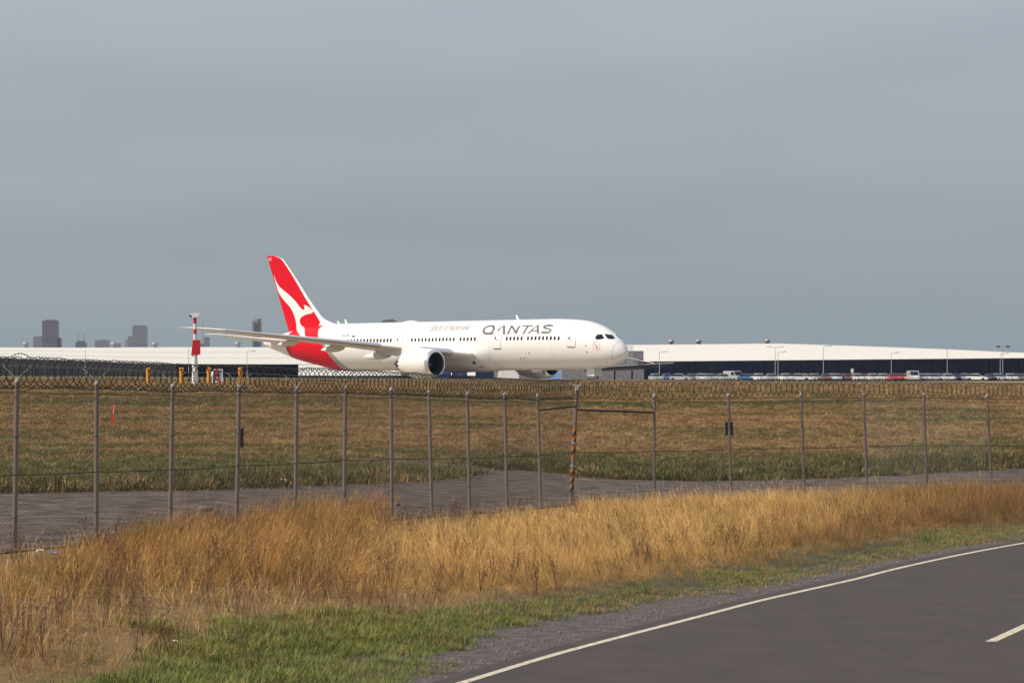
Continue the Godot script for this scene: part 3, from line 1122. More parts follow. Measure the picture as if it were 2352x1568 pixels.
func freight(x0: float, x1: float, tall: float, colour: String, label: String):
	var d := 400.0
	var a := at(x0, 870, d)
	var b := at(x1, 870, d)
	var g := land((a.x + b.x) / 2.0, d)
	var o := thing("freight_container", label, "container", Vector3((a.x + b.x) / 2.0, g, -d), Basis(), "freight under the aircraft")
	var wide := b.x - a.x
	var m: Material = M.blue_box if colour == "blue" else M.navy_box
	var s := Shape.new()
	s.box(Vector3(0, tall / 2.0 + 0.15, -1.2), Vector3(wide - 0.1, tall - 0.1, 2.3))
	part("box_body", s, m, o)
	var fr := Shape.new()
	for sg in [-1.0, 1.0]:
		fr.box(Vector3(sg * (wide / 2.0 - 0.07), tall / 2.0 + 0.15, 0.0), Vector3(0.14, tall, 0.16))
	fr.box(Vector3(0, 0.2, 0.0), Vector3(wide - 0.3, 0.16, 0.15))
	fr.box(Vector3(0, tall + 0.07, 0.0), Vector3(wide - 0.3, 0.16, 0.15))
	part("frame", fr, m, o)
	for k in int(wide / 0.4):
		var rb := Shape.new()
		rb.box(Vector3(-wide / 2.0 + 0.35 + k * 0.4, tall / 2.0 + 0.15, -0.035), Vector3(0.16, tall - 0.25, 0.05))
		part("rib", rb, m, o)

func box_truck(x0: float, x1: float, label: String, d: float):
	var a := at(x0, 870, d)
	var b := at(x1, 870, d)
	var wide := b.x - a.x
	var g := land((a.x + b.x) / 2.0, d)
	var o := thing("box_truck", label, "truck", Vector3((a.x + b.x) / 2.0, g, -d), Basis(), "freight under the aircraft")
	var s := Shape.new()
	s.box(Vector3(wide * 0.12, 1.75, 0), Vector3(wide * 0.76, 2.2, 2.3))
	part("cargo_body", s, M.marker_white, o)
	var c := Shape.new()
	c.prism(PackedVector2Array([Vector2(-wide * 0.5, 0.5), Vector2(-wide * 0.275, 0.5), Vector2(-wide * 0.275, 2.2), Vector2(-wide * 0.42, 2.2), Vector2(-wide * 0.5, 1.4)]), -1.0, 1.0)
	part("cab", c, M.marker_white, o)
	for x in [-0.38, 0.3]:
		var wl := Shape.new()
		wl.lathe(PackedVector2Array([Vector2(0.3, -1.1), Vector2(0.42, -1.05), Vector2(0.42, 1.05), Vector2(0.3, 1.1)]), 14, Transform3D(Basis(Vector3.RIGHT, PI / 2.0), Vector3(wide * x, 0.42, 0)))
		part("wheels", wl, M.tyre, o)

func build_skyline():
	# city towers about nine kilometres away, standing behind the roof line
	var d := 9000.0
	var list := [
		["broad tallest tower on the far left of the hazy skyline", [[97.6, 132.8, 736.5, 0], [101.0, 138.7, 776.0, 1], [104.0, 128.0, 734.5, 0]], "a"],
		["low stepped tower touching the left side of the tallest one", [[83.0, 98.0, 772.0, 0], [76.0, 90.0, 773.5, 0]], "b"],
		["small rounded far tower with two thin antennas", [[173.8, 197.0, 786.0, 0], [178.0, 193.0, 782.7, 0], [178.3, 179.3, 767.0, 0], [191.2, 192.2, 768.0, 0]], "a"],
		["wide low far block right of the twin-antenna tower", [[218.7, 250.0, 781.5, 0], [226.0, 247.0, 780.3, 0]], "b"],
		["tiny far block between roof ventilator and bluish tower", [[266.0, 276.0, 788.6, 0]], "b"],
		["bluish far tower with a lower shoulder on its left", [[304.6, 336.9, 749.0, 0], [308.0, 334.0, 747.0, 0], [294.0, 306.0, 772.0, 0], [287.0, 300.0, 779.0, 1]], "b"],
		["small leaning-looking far block right of the striped pole", [[468.0, 481.0, 774.0, 0], [455.0, 470.0, 788.0, 0]], "b"],
		["thin far mast tower behind the wing tip", [[464.3, 465.5, 740.0, 0]], "c"],
		["slim twin far towers just left of the tail fin", [[579.0, 584.0, 737.0, 0], [584.0, 592.0, 732.5, 1], [591.5, 599.8, 731.0, 0]], "b"],
		["far building top peeping over the fuselage behind the tail", [[877.0, 912.0, 736.5, 0], [886.0, 905.0, 733.5, 0], [880.0, 884.0, 735.0, 0]], "a"],
	]
	for it in list:
		var first: Array = it[1][0]
		var base := at((first[0] + first[1]) / 2.0, 870.0, d)
		base.y = land(0.0, d) - 2.0
		var o := thing("skyscraper", it[0], "tower", base, Basis(), "city skyline in the haze")
		var k := 0
		for b in it[1]:
			var a0 := at(b[0], b[2], d + k * 12.0)
			var a1 := at(b[1], b[2], d + k * 12.0)
			var s := Shape.new()
			var wide := a1.x - a0.x
			var tall := a0.y - base.y
			s.box(Vector3((a0.x + a1.x) / 2.0 - base.x, tall / 2.0, -k * 12.0), Vector3(wide, tall, minf(wide, 34.0)))
			var nm := "tower_block" if wide > 6.0 else "antenna"
			var blk := part(nm, s, {"a": M.tower_a, "b": M.tower_b, "c": M.tower_c}[it[2]] if b[3] == 0 else M.tower_c, o)
			if wide > 12.0:
				# recessed plant floors that notch the outline
				for f in [0.42, 0.71]:
					var bd := Shape.new()
					bd.box(Vector3((a0.x + a1.x) / 2.0 - base.x, tall * f, -k * 12.0), Vector3(wide + 0.8, 3.0, minf(wide, 34.0) + 0.8))
					part("plant_floor", bd, M.tower_a, blk)
			k += 1

# ---------------------------------------------------------------- the airliner
# local frame: x = starboard, y = up from the wheels, z = metres aft of the nose

const PSI := 0.759218
const F_S := [0.0, 0.03, 0.12, 0.4, 1.0, 2.0, 3.0, 4.0, 5.2, 6.5, 9.0, 11.0, 46.0, 48.5, 50.75, 54.8, 58.0, 60.5, 62.0]
const F_TOP := [3.8, 4.06, 4.3, 4.75, 5.35, 6.08, 6.68, 7.12, 7.49, 7.70, 7.87, 7.92, 7.92, 7.88, 7.78, 7.35, 6.78, 6.25, 5.8]
const F_BOT := [3.8, 3.60, 3.42, 3.12, 2.78, 2.42, 2.24, 2.14, 2.06, 2.02, 1.98, 1.97, 1.97, 2.15, 2.57, 3.3, 4.15, 4.85, 5.3]
const F_HW := [0.0, 0.22, 0.42, 0.8, 1.28, 1.82, 2.18, 2.43, 2.62, 2.75, 2.86, 2.885, 2.885, 2.83, 2.68, 2.16, 1.42, 0.78, 0.26]

# point on the skin: s metres aft, th degrees from the crown towards starboard, lifted off by "off"
func skin(s: float, th: float, off := 0.0) -> Vector3:
	var t := curve(F_S, F_TOP, s)
	var b := curve(F_S, F_BOT, s)
	var w := curve(F_S, F_HW, s)
	var a := deg_to_rad(th)
	return Vector3((w + off) * sin(a), (t + b) * 0.5 + ((t - b) * 0.5 + off) * cos(a), s)

func skin_band(s0: Callable, s1: Callable, steps: int, seg := 72, ease := false) -> Shape:
	var sh := Shape.new()
	var rows := []
	for i in steps + 1:
		var row := PackedVector3Array()
		for k in seg:
			var th := 360.0 * k / seg
			var sym := th if th <= 180.0 else 360.0 - th
			var f := float(i) / steps
			if ease:
				f = f * f
			row.append(skin(lerpf(s0.call(sym), s1.call(sym), f), th))
		rows.append(row)
	sh.grid(rows, true)
	return sh

func split_tri(out: Array, a: Vector2, b: Vector2, c: Vector2, limit: float, depth := 0):
	var sc := Vector2(1.0, 0.051)
	var ab := ((a - b) * sc).length()
	var bc := ((b - c) * sc).length()
	var ca := ((c - a) * sc).length()
	var m := maxf(ab, maxf(bc, ca))
	if m < limit or depth > 7:
		out.append_array([a, b, c])
	elif m == ab:
		var p := (a + b) * 0.5
		split_tri(out, a, p, c, limit, depth + 1)
		split_tri(out, p, b, c, limit, depth + 1)
	elif m == bc:
		var p := (b + c) * 0.5
		split_tri(out, a, b, p, limit, depth + 1)
		split_tri(out, a, p, c, limit, depth + 1)
	else:
		var p := (c + a) * 0.5
		split_tri(out, a, b, p, limit, depth + 1)
		split_tri(out, p, b, c, limit, depth + 1)

# an outline in (metres aft, degrees) laid on the skin as a thin sheet
func on_skin(sh: Shape, flat: Array, off: float, hole := []):
	var poly := PackedVector2Array()
	for i in range(0, flat.size(), 2):
		poly.append(Vector2(flat[i], flat[i + 1]))
	if hole.size() > 0:
		# bridge the hole to the outline
		var h := PackedVector2Array()
		for i in range(0, hole.size(), 2):
			h.append(Vector2(hole[i], hole[i + 1]))
		var best := 1e9
		var bi := 0
		var bj := 0
		for i in poly.size():
			for j in h.size():
				var q := ((poly[i] - h[j]) * Vector2(1.0, 0.051)).length()
				if q < best:
					best = q
					bi = i
					bj = j
		if Geometry2D.is_polygon_clockwise(poly) == Geometry2D.is_polygon_clockwise(h):
			h.reverse()
			bj = h.size() - 1 - bj
		var out := PackedVector2Array()
		for i in poly.size():
			out.append(poly[i])
			if i == bi:
				for j in h.size() + 1:
					out.append(h[(bj + j) % h.size()])
				out.append(poly[i])
		poly = out
	var ids := Geometry2D.triangulate_polygon(poly)
	for k in range(0, ids.size(), 3):
		var tris := []
		split_tri(tris, poly[ids[k]], poly[ids[k + 1]], poly[ids[k + 2]], 0.3)
		for p in tris:
			var a := skin(p.x, p.y, off)
			var e := 0.05
			var nrm := (skin(p.x, p.y + 1.0, off) - skin(p.x, p.y - 1.0, off)).cross(skin(p.x + e, p.y, off) - skin(p.x - e, p.y, off)).normalized()
			if nrm.dot(Vector3(sin(deg_to_rad(p.y)), cos(deg_to_rad(p.y)), 0)) < 0.0:
				nrm = -nrm
			sh._put(a, nrm)

func rounded(s0: float, s1: float, t0: float, t1: float, cut_s: float, cut_t: float) -> Array:
	var o := []
	for q in [[s1, t0, -1, 1, 0], [s1, t1, -1, -1, 1], [s0, t1, 1, -1, 2], [s0, t0, 1, 1, 3]]:
		for k in 4:
			var a: float = (k / 3.0) * PI / 2.0
			var f0 := 1.0 - cos(a) if q[4] % 2 == 1 else 1.0 - sin(a)
			var f1 := 1.0 - sin(a) if q[4] % 2 == 1 else 1.0 - cos(a)
			o.append_array([q[0] + q[2] * cut_s * f0, q[1] + q[3] * cut_t * f1])
	return o

func words(text: String, tall: float, slant: float, font_weight := 400) -> Array:
	# flat outline triangles of a line of lettering, x to the right, y up, from TextMesh
	var tm := TextMesh.new()
	var f := SystemFont.new()
	f.font_names = PackedStringArray(["Droid Sans"])
	f.font_weight = font_weight
	tm.font = f
	tm.font_size = 64
	tm.pixel_size = tall / 46.0
	tm.depth = 0.0
	tm.text = text
	tm.horizontal_alignment = HORIZONTAL_ALIGNMENT_LEFT
	tm.vertical_alignment = VERTICAL_ALIGNMENT_BOTTOM
	var arr := tm.get_mesh_arrays()
	var v: PackedVector3Array = arr[Mesh.ARRAY_VERTEX]
	var ids = arr[Mesh.ARRAY_INDEX]
	var out := []
	var cnt: int = ids.size() if ids != null and ids.size() > 0 else v.size()
	for k in cnt:
		var p: Vector3 = v[ids[k]] if ids != null and ids.size() > 0 else v[k]
		out.append(Vector2(p.x + p.y * slant, p.y))
	return out

const LETTERS := {
	"Q": [20.32,57.7,20.41,51.7,20.33,46.6,20.11,41.8,19.73,38.9,19.16,38.4,18.72,42.3,18.49,48.6,18.41,55.4,18.49,59.7,18.33,61.3,18.43,65.6,18.79,66.6,19.55,66.5,20.0,64.1],
	"Q_hole": [19.99,56.1,20.03,51.5,19.9,47.0,19.66,44.8,19.28,43.8,18.94,46.7,18.76,53.5,18.82,59.0,19.18,61.4,19.62,60.4,19.88,58.6],
	"A_1": [18.24,66.2,18.02,57.6,17.75,48.2,17.43,41.4,17.08,41.0,17.17,44.7,17.37,45.0,17.63,54.4,17.91,66.3],
	"A_2": [17.34,44.3,17.08,41.0,16.35,66.7,16.74,66.2],
	"A_3": [17.77,58.1,17.64,55.3,16.98,55.5,16.9,58.4],
	"N_1": [16.14,66.0,16.09,51.9,16.18,41.2,15.83,42.1,15.8,47.9,15.81,65.9],
	"N_2": [16.18,41.2,15.81,42.1,14.88,57.8,14.52,65.6,14.82,65.1,15.82,48.2],
	"N_3": [14.82,65.1,14.88,57.8,14.85,44.6,14.56,41.7,14.52,65.6],
	"T_1": [14.31,45.9,14.27,41.7,12.58,41.4,12.6,45.5],
	"T_2": [13.64,66.6,13.47,45.4,13.12,45.4,13.34,66.3],
	"B_1": [12.85,65.6,12.56,58.1,12.22,48.6,11.97,42.0,11.69,41.5,11.74,45.8,11.94,45.7,12.21,56.1,12.51,65.5],
	"B_2": [11.92,45.1,11.69,41.5,10.99,65.9,11.33,65.9],
	"B_3": [12.38,60.0,12.2,56.7,11.52,56.6,11.44,59.9],
	"S": [10.82,64.4,10.7,59.7,9.96,61.0,9.66,60.3,9.52,57.8,9.76,55.6,10.46,53.8,10.8,50.4,10.86,44.5,10.54,40.9,10.05,39.8,9.31,42.7,9.38,47.0,10.17,46.0,10.46,47.6,10.3,49.8,9.58,52.4,9.25,56.1,9.26,61.6,9.54,65.3,9.98,66.5],
}
const EMBLEM := [60.25,14.47,59.78,13.63,59.11,12.87,58.33,12.41,57.44,11.94,56.55,11.41,55.67,10.8,54.9,10.13,54.3,9.73,54.02,9.85,53.97,10.04,54.11,10.37,53.48,10.21,52.83,9.87,52.37,9.53,52.55,9.35,52.83,9.25,53.7,9.12,54.51,8.87,54.9,8.51,54.84,8.07,54.57,7.74,54.07,7.51,53.58,7.22,54.02,7.07,54.07,6.95,55.53,6.95,55.61,7.13,55.66,8.09,56.0,8.97,56.44,9.64,56.99,10.24,57.88,10.85,58.55,11.38,59.1,11.91,59.5,12.51,59.83,13.33]
const EMBLEM_FOOT := [55.45,5.0,54.9,20.0,54.25,36.3,53.21,53.1,52.15,66.6,51.26,68.3,51.82,57.7,52.37,43.1,53.2,24.0,53.95,5.0]

# a smooth closed outline through measured points
func smooth_outline(flat: Array, steps: int) -> PackedVector2Array:
	var n := flat.size() / 2
	var p := PackedVector2Array()
	for i in n:
		p.append(Vector2(flat[2 * i], flat[2 * i + 1]))
	var out := PackedVector2Array()
	for i in n:
		for k in steps:
			out.append(p[i].cubic_interpolate(p[(i + 1) % n], p[(i - 1 + n) % n], p[(i + 2) % n], float(k) / steps))
	return out

# fin: leading edge, trailing edge and half thickness at height y
func fin_le(y: float) -> float:
	return curve([6.4, 8.0, 8.64, 10.75, 13.45, 15.6, 16.3, 16.62, 16.86], [48.6, 50.2, 50.85, 53.07, 55.59, 57.7, 58.47, 59.2, 60.4], y)

func fin_te(y: float) -> float:
	return lerpf(57.25, 61.6, (y - 6.86) / 10.0)

func fin_half(s: float, y: float) -> float:
	var a := fin_le(y)
	var b := fin_te(y)
	var x := clampf((s - a) / maxf(b - a, 0.01), 0.0, 1.0)
	var t := lerpf(0.115, 0.10, (y - 7.0) / 10.0)
	return 5.0 * t * 0.98 * (b - a) * (0.2969 * sqrt(x) - 0.126 * x - 0.3516 * x * x + 0.2843 * x * x * x - 0.1015 * x * x * x * x) * 0.8

func fin_band(f0: Callable, f1: Callable, steps: int) -> Shape:
	var sh := Shape.new()
	for sg in [-1.0, 1.0]:
		var rows := []
		for i in 41:
			var y := lerpf(6.4, 16.86, i / 40.0)
			var row := PackedVector3Array()
			for k in steps + 1:
				var q := float(k) / steps
				var s := lerpf(f0.call(y), f1.call(y), q * q if f0.call(y) == fin_le(y) else q)
				row.append(Vector3(sg * fin_half(s, y), y, s))
			rows.append(row)
		sh.grid(rows)
	return sh

# wing, tailplane: sections of [span, leading edge aft, trailing edge aft, height, thickness ratio]
func foil_rows(sec: Array, sg: float, x0: float, x1: float, pts: int) -> Array:
	var rows := []
	for s in sec:
		var row := PackedVector3Array()
		var c: float = s[2] - s[1]
		# round the nose from the lower to the upper side between chord fractions x0..x1
		for side in [-1.0, 1.0]:
			for k in pts:
				var q := float(k) / (pts - 1)
				if side < 0.0:
					q = 1.0 - q
				var x := lerpf(x0, x1, q * q)
				var yt: float = 5.0 * s[4] * (0.2969 * sqrt(x) - 0.126 * x - 0.3516 * x * x + 0.2843 * x * x * x - 0.1036 * x * x * x * x)
				var camber := 0.06 * x * (1.0 - x) * (0.4 + x)
				row.append(Vector3(sg * s[0], s[3] + c * (camber + side * yt), s[1] + c * x))
		rows.append(row)
	return rows

func foil(sec: Array, sg: float, x0 := 0.0, x1 := 1.0, pts := 14, cap := true) -> Shape:
	var sh := Shape.new()
	var rows := foil_rows(sec, sg, x0, x1, pts)
	sh.grid(rows, x0 > 0.0)
	if cap:
		var e: PackedVector3Array = rows[rows.size() - 1]
		for k in range(0, pts - 1):
			sh.quad(e[k], e[k + 1], e[2 * pts - 2 - k], e[2 * pts - 1 - k])
	return sh

func refine(sec: Array, steps: int) -> Array:
	var out := []
	for i in sec.size() - 1:
		for k in steps:
			var r := []
			for j in 5:
				r.append(lerpf(sec[i][j], sec[i + 1][j], float(k) / steps))
			out.append(r)
	out.append(sec[sec.size() - 1])
	return out

func build_aircraft():
	var c := cos(PSI)
	var sn := sin(PSI)
	var jet := thing("airliner", "white twin-engine airliner with red tail taxiing behind the fence", "aircraft", Vector3(12.92, 2.6, -290.0), Basis(Vector3(-sn, 0, c), Vector3.UP, Vector3(-c, 0, -sn)))
	# fuselage in its colours: white, a silver sweep, the red tail, the white cone
	var red0 := func(th): return curve([0.0, 23.0, 39.0, 53.0, 61.0, 70.0, 99.0, 120.0, 148.0, 180.0], [49.9, 49.75, 49.7, 49.3, 49.1, 48.67, 47.2, 46.4, 45.95, 45.7], th)
	var grey0 := func(th): return red0.call(th) - curve([0.0, 60.0, 75.0, 97.0, 126.0, 158.0, 180.0], [0.06, 0.12, 0.3, 0.75, 1.0, 1.35, 1.4], th)
	var cone := func(_th): return 55.65
	var hull := part("fuselage", skin_band(func(_th): return 0.0, func(_th): return 3.2, 22, 72, true), M.paint, jet)
	hull.name = "nose_section"
	part("fuselage", skin_band(func(_th): return 3.2, grey0, 60), M.paint, jet)
	part("silver_sweep", skin_band(grey0, red0, 2), M.silver, jet).set_meta("label", "silver curved stripe ahead of the red tail")
	part("red_tail_section", skin_band(red0, cone, 16), M.red, jet)
	part("tail_cone", skin_band(cone, func(_th): return 62.0, 14), M.paint, jet)
	var apu := Shape.new()
	apu.lathe(PackedVector2Array([Vector2(0.26, 0.0), Vector2(0.22, 0.25), Vector2(0.15, 0.27), Vector2(0.13, 0.1)]), 14, Transform3D(Basis(Vector3.RIGHT, PI / 2.0), Vector3(0, 5.55, 61.95)))
	part("exhaust_outlet", apu, M.exhaust, jet)

	# belly fairing between the wings
	var bf := Shape.new()
	var rows := []
	for i in 29:
		var s := lerpf(18.6, 38.0, i / 28.0)
		var g := pow(sin(PI * clampf((s - 18.6) / 19.4, 0.0, 1.0)), 0.55)
		var row := PackedVector3Array()
		for k in 25:
			var th := deg_to_rad(lerpf(84.0, 276.0, k / 24.0))
			var b := skin(s, rad_to_deg(th), -0.05)
			var q := Vector3(3.28 * sin(th), 4.1 + 2.38 * cos(th) * (1.0 if cos(th) < 0.0 else 0.3), s)
			var f := g * smoothstep(0.0, 0.25, absf(sin((k / 24.0) * PI)))
			row.append(b.lerp(q, f))
		rows.append(row)
	bf.grid(rows)
	part("belly_fairing", bf, M.paint, jet)
	for q in [[-1.0], [1.0]]:
		var ram := Shape.new()
		ram.prism(PackedVector2Array([Vector2(-0.16, -0.28), Vector2(0.16, -0.24), Vector2(0.2, 0.26), Vector2(-0.12, 0.3)]), -0.03, 0.3, Transform3D(Basis(Vector3.UP, 0.25 * q[0]), Vector3(q[0] * 2.42, 2.95, 21.45)))
		part("air_inlet", ram, M.black, jet)
		var shine := Shape.new()
		shine.prism(PackedVector2Array([Vector2(-0.45, -0.05), Vector2(0.45, 0.0), Vector2(0.42, 0.16), Vector2(-0.42, 0.12)]), -0.02, 0.05, Transform3D(Basis(Vector3(0, 0, 1), Vector3(q[0] * 0.3, 0.95, 0).normalized(), Vector3(q[0], -0.35, 0).normalized()), Vector3(q[0] * 1.95, 2.34, 20.9)))
		part("inlet_ramp", shine, M.lip, jet)

	# cabin windows, starboard side: runs of windows with their gaps
	var spots := []
	for run in [[7.86, 9], [13.62, 5], [21.19, 5], [24.70, 13], [35.49, 14]]:
		for k in run[1]:
			spots.append(run[0] + k * 0.592)
	var pane := Shape.new()
	var ov := PackedVector2Array()
	for k in 10:
		var a := TAU * k / 10.0
		ov.append(Vector2(cos(a) * 0.15, sin(a) * 0.245))
	pane.prism(ov, -0.02, 0.02)
	var pm := pane.mesh()
	for s in spots:
		for sg in [1.0, -1.0]:
			var p := skin(s, 76.4, 0.0)
			var q := skin(s, 80.0, 0.0)
			var up := (p - q).normalized()
			var outw := Vector3(0, 0, 1).cross(up) * -1.0
			p.x *= sg
			up.x *= sg
			outw.x *= sg
			if outw.x * sg < 0.0:
				outw = -outw
			put("cabin_window", pm, M.window, jet, Transform3D(Basis(up.cross(outw), up, outw), p))
	# four blanked windows ahead of the wing show only as faint rings
	for s in [18.9, 19.5, 20.1, 20.65, 24.12]:
		var rg := Shape.new()
		var o := []
		var ih := []
		for k in 12:
			var a := TAU * k / 12.0
			o.append_array([s + cos(a) * 0.15, 76.4 + sin(a) * 4.8])
			ih.append_array([s + cos(a) * 0.11, 76.4 + sin(a) * 4.1])
		on_skin(rg, o, 0.008, ih)
		part("blanked_window", rg, M.seam, jet)

	# cockpit glass
	for sg in [1.0, -1.0]:
		for w in [[3.03,61.6,3.02,55.5,2.99,47.8,2.78,43.2,2.55,37.6,2.29,43.8,2.07,47.0,2.39,57.2,2.73,62.6], [2.40,31.9,2.05,22.3,1.79,10.5,1.51,13.5,1.25,17.6,1.45,34.0,1.77,42.1,2.06,37.1]]:
			var gs := Shape.new()
			var flat: Array = w.duplicate()
			for k in range(1, flat.size(), 2):
				flat[k] = flat[k] * sg
			on_skin(gs, flat, 0.012)
			part("cockpit_window", gs, M.cockpit, jet)
	# radome seam
	var seam := Shape.new()
	var r0 := []
	for e in [0.0, 0.035]:
		var row := PackedVector3Array()
		for k in 73:
			var th := 360.0 * k / 72.0
			row.append(skin(0.78 + 0.28 * (1.0 - cos(deg_to_rad(th))) * 0.7 + e, th, 0.006))
		r0.append(row)
	seam.grid(r0)
	part("radome_seam", seam, M.seam, jet)

	# barrel joints of the fuselage
	for js in [8.9, 13.0, 21.9, 28.4, 37.6, 44.6]:
		var jn := Shape.new()
		var jr := []
		for e in [0.0, 0.03]:
			var row := PackedVector3Array()
			for k in 73:
				row.append(skin(js + e, 360.0 * k / 72.0, 0.003))
			jr.append(row)
		jn.grid(jr)
		part("barrel_joint", jn, M.joint, jet)
	# doors: a plug with a seam round it, a sill bar below and a small window
	for dr in [[5.42, 6.54, 52.0, 95.0], [16.90, 18.06, 57.5, 98.9], [33.42, 34.57, 58.5, 98.0], [50.6, 51.6, 60.0, 97.0]]:
		if dr[0] > 45.0:
			continue
		var fr := Shape.new()
		on_skin(fr, rounded(dr[0] - 0.05, dr[1] + 0.05, dr[2] - 1.0, dr[3] + 1.0, 0.16, 3.0), 0.016)
		var door := part("door", fr, M.seam, jet)
		var lf := Shape.new()
		on_skin(lf, rounded(dr[0] + 0.005, dr[1] - 0.005, dr[2], dr[3], 0.13, 2.4), 0.026)
		part("door_leaf", lf, M.paint, door)
		var sl := Shape.new()
		on_skin(sl, [dr[0] + 0.03, dr[3] - 0.6, dr[1] - 0.03, dr[3] - 0.6, dr[1] - 0.03, dr[3] + 1.3, dr[0] + 0.03, dr[3] + 1.3], 0.034)
		part("door_sill", sl, M.letters, door)
		var hd := Shape.new()
		on_skin(hd, [dr[0] + 0.1, dr[2] - 0.6, dr[1] - 0.1, dr[2] - 0.6, dr[1] - 0.1, dr[2] + 0.5, dr[0] + 0.1, dr[2] + 0.5], 0.034)
		part("door_gutter", hd, M.seam, door)
		var wn := Shape.new()
		on_skin(wn, rounded(dr[1] - 0.32, dr[1] - 0.14, 71.5, 78.5, 0.06, 2.5), 0.036)
		part("door_window", wn, M.window, door)
		var hn := Shape.new()
		on_skin(hn, [dr[0] + 0.42, 79.0, dr[1] - 0.4, 79.0, dr[1] - 0.4, 80.2, dr[0] + 0.42, 80.2], 0.036)
		part("door_handle", hn, M.letters_pale, door)
	# cargo door outline and small vents on the lower lobe
	var cg := Shape.new()
	on_skin(cg, rounded(9.3, 11.75, 99.5, 128.5, 0.15, 2.5), 0.006, rounded(9.33, 11.72, 100.0, 128.0, 0.15, 2.5))
	part("cargo_door_seam", cg, M.wing_grey, jet)
	for q in [[12.53, 109.3], [14.1, 122.7], [13.58, 122.8], [4.0, 88.0], [3.9, 104.0], [1.9, 140.0]]:
		var vt := Shape.new()
		on_skin(vt, rounded(q[0] - 0.1, q[0] + 0.08, q[1] - 1.6, q[1] + 1.6, 0.06, 1.0), 0.01)
		part("vent", vt, M.exhaust, jet)

	# lettering
	var title := Shape.new()
	on_skin(title, LETTERS["Q"], 0.012, LETTERS["Q_hole"])
	part("title_letter_q", title, M.letters, jet)
	for g in [["title_letter_a", ["A_1", "A_2", "A_3"]], ["title_letter_n", ["N_1", "N_2", "N_3"]], ["title_letter_t", ["T_1", "T_2"]], ["title_letter_a", ["B_1", "B_2", "B_3"]], ["title_letter_s", ["S"]]]:
		var sh := Shape.new()
		var q := 0
		for nm in g[1]:
			on_skin(sh, LETTERS[nm], 0.012 + 0.002 * q)
			q += 1
		part(g[0], sh, M.letters, jet)
	for tx in [["Spirit of Australia", 0.86, 0.32, 29.55, 58.8, 22.75, M.letters_pale, "motto_lettering"], ["VH-ZNC", 0.30, 0.1, 44.5, 67.2, 42.95, M.letters, "registration_lettering"]]:
		var tri := words(tx[0], tx[1], tx[2])
		var wide := 0.0
		for p in tri:
			wide = maxf(wide, p.x)
		var sc: float = (tx[3] - tx[5]) / wide
		var sh := Shape.new()
		for k in range(0, tri.size(), 3):
			var cut := []
			var pp := []
			for j in 3:
				pp.append(Vector2(tx[3] - tri[k + j].x * sc, tx[4] - rad_to_deg(tri[k + j].y / 2.95)))
			split_tri(cut, pp[0], pp[1], pp[2], 0.25)
			for p in cut:
				sh._put(skin(p.x, p.y, 0.016), Vector3(sin(deg_to_rad(p.y)), cos(deg_to_rad(p.y)), 0))
		part(tx[7], sh, tx[6], jet)
	var flag := Shape.new()
	on_skin(flag, [42.6, 62.8, 42.1, 62.8, 42.1, 67.2, 42.6, 67.2], 0.01)
	part("flag_mark", flag, M.navy_box, jet)
	# round red emblem under the cockpit
	var ringo := []
	var ringi := []
	for k in 28:
		var a := TAU * k / 28.0
		ringo.append_array([2.69 + cos(a) * 0.43, 83.0 + sin(a) * 12.8])
		ringi.append_array([2.69 + cos(a) * 0.40, 83.0 + sin(a) * 12.0])
	var em := Shape.new()
	on_skin(em, ringo, 0.010, ringi)
	part("nose_emblem_ring", em, M.red, jet)
	var fig := Shape.new()
	# the same leaping figure as on the tail, very small
	var small := []
	for k in range(0, EMBLEM.size(), 2):
		small.append_array([2.69 + (EMBLEM[k] - 55.9) * 0.070, 83.5 - (EMBLEM[k + 1] - 10.2) * 2.2])
	on_skin(fig, small, 0.010)
	part("nose_emblem_figure", fig, M.red, jet)

	# fin: red with a white leading edge, the leaping figure in white
	var le := func(y): return fin_le(y)
	var white := func(y): return fin_le(y) + curve([6.4, 7.6, 8.5, 9.4, 10.6, 12.5, 14.5, 16.4, 16.86], [0.85, 0.8, 0.68, 0.56, 0.46, 0.34, 0.22, 0.14, 0.0], y)
	var te := func(y): return fin_te(y)
	part("fin", fin_band(white, te, 14), M.red, jet)
	part("fin_leading_edge", fin_band(le, white, 8), M.paint, jet)
	var em2 := Shape.new()
	for sg in [1.0, -1.0]:
		var poly := smooth_outline(EMBLEM, 3)
		var ids := Geometry2D.triangulate_polygon(poly)
		for k in range(0, ids.size(), 3):
			var tris := []
			split_tri(tris, poly[ids[k]] * Vector2(1, 1), poly[ids[k + 1]], poly[ids[k + 2]], 0.35)
			for p in tris:
				em2._put(Vector3(sg * (fin_half(p.x, p.y) + 0.018), p.y, p.x), Vector3(sg, 0, 0.06))
	part("tail_emblem", em2, M.paint, jet).set_meta("label", "white leaping kangaroo figure on the red fin")
	for sg in [1.0, -1.0]:
		var ft := Shape.new()
		var flat := EMBLEM_FOOT.duplicate()
		for k in range(1, flat.size(), 2):
			flat[k] = flat[k] * sg
		on_skin(ft, flat, 0.02)
		part("tail_emblem_foot", ft, M.paint, jet)
	var code := words("NC", 0.42, 0.1)
	var cs := Shape.new()
	for p in code:
		var s: float = 61.25 - p.x * 0.9
		cs._put(Vector3(fin_half(s, 16.2) + 0.03, 16.05 + p.y, s), Vector3(1, 0, 0))
	part("fin_code", cs, M.paint, jet)
	# dorsal fillet
	var fil := Shape.new()
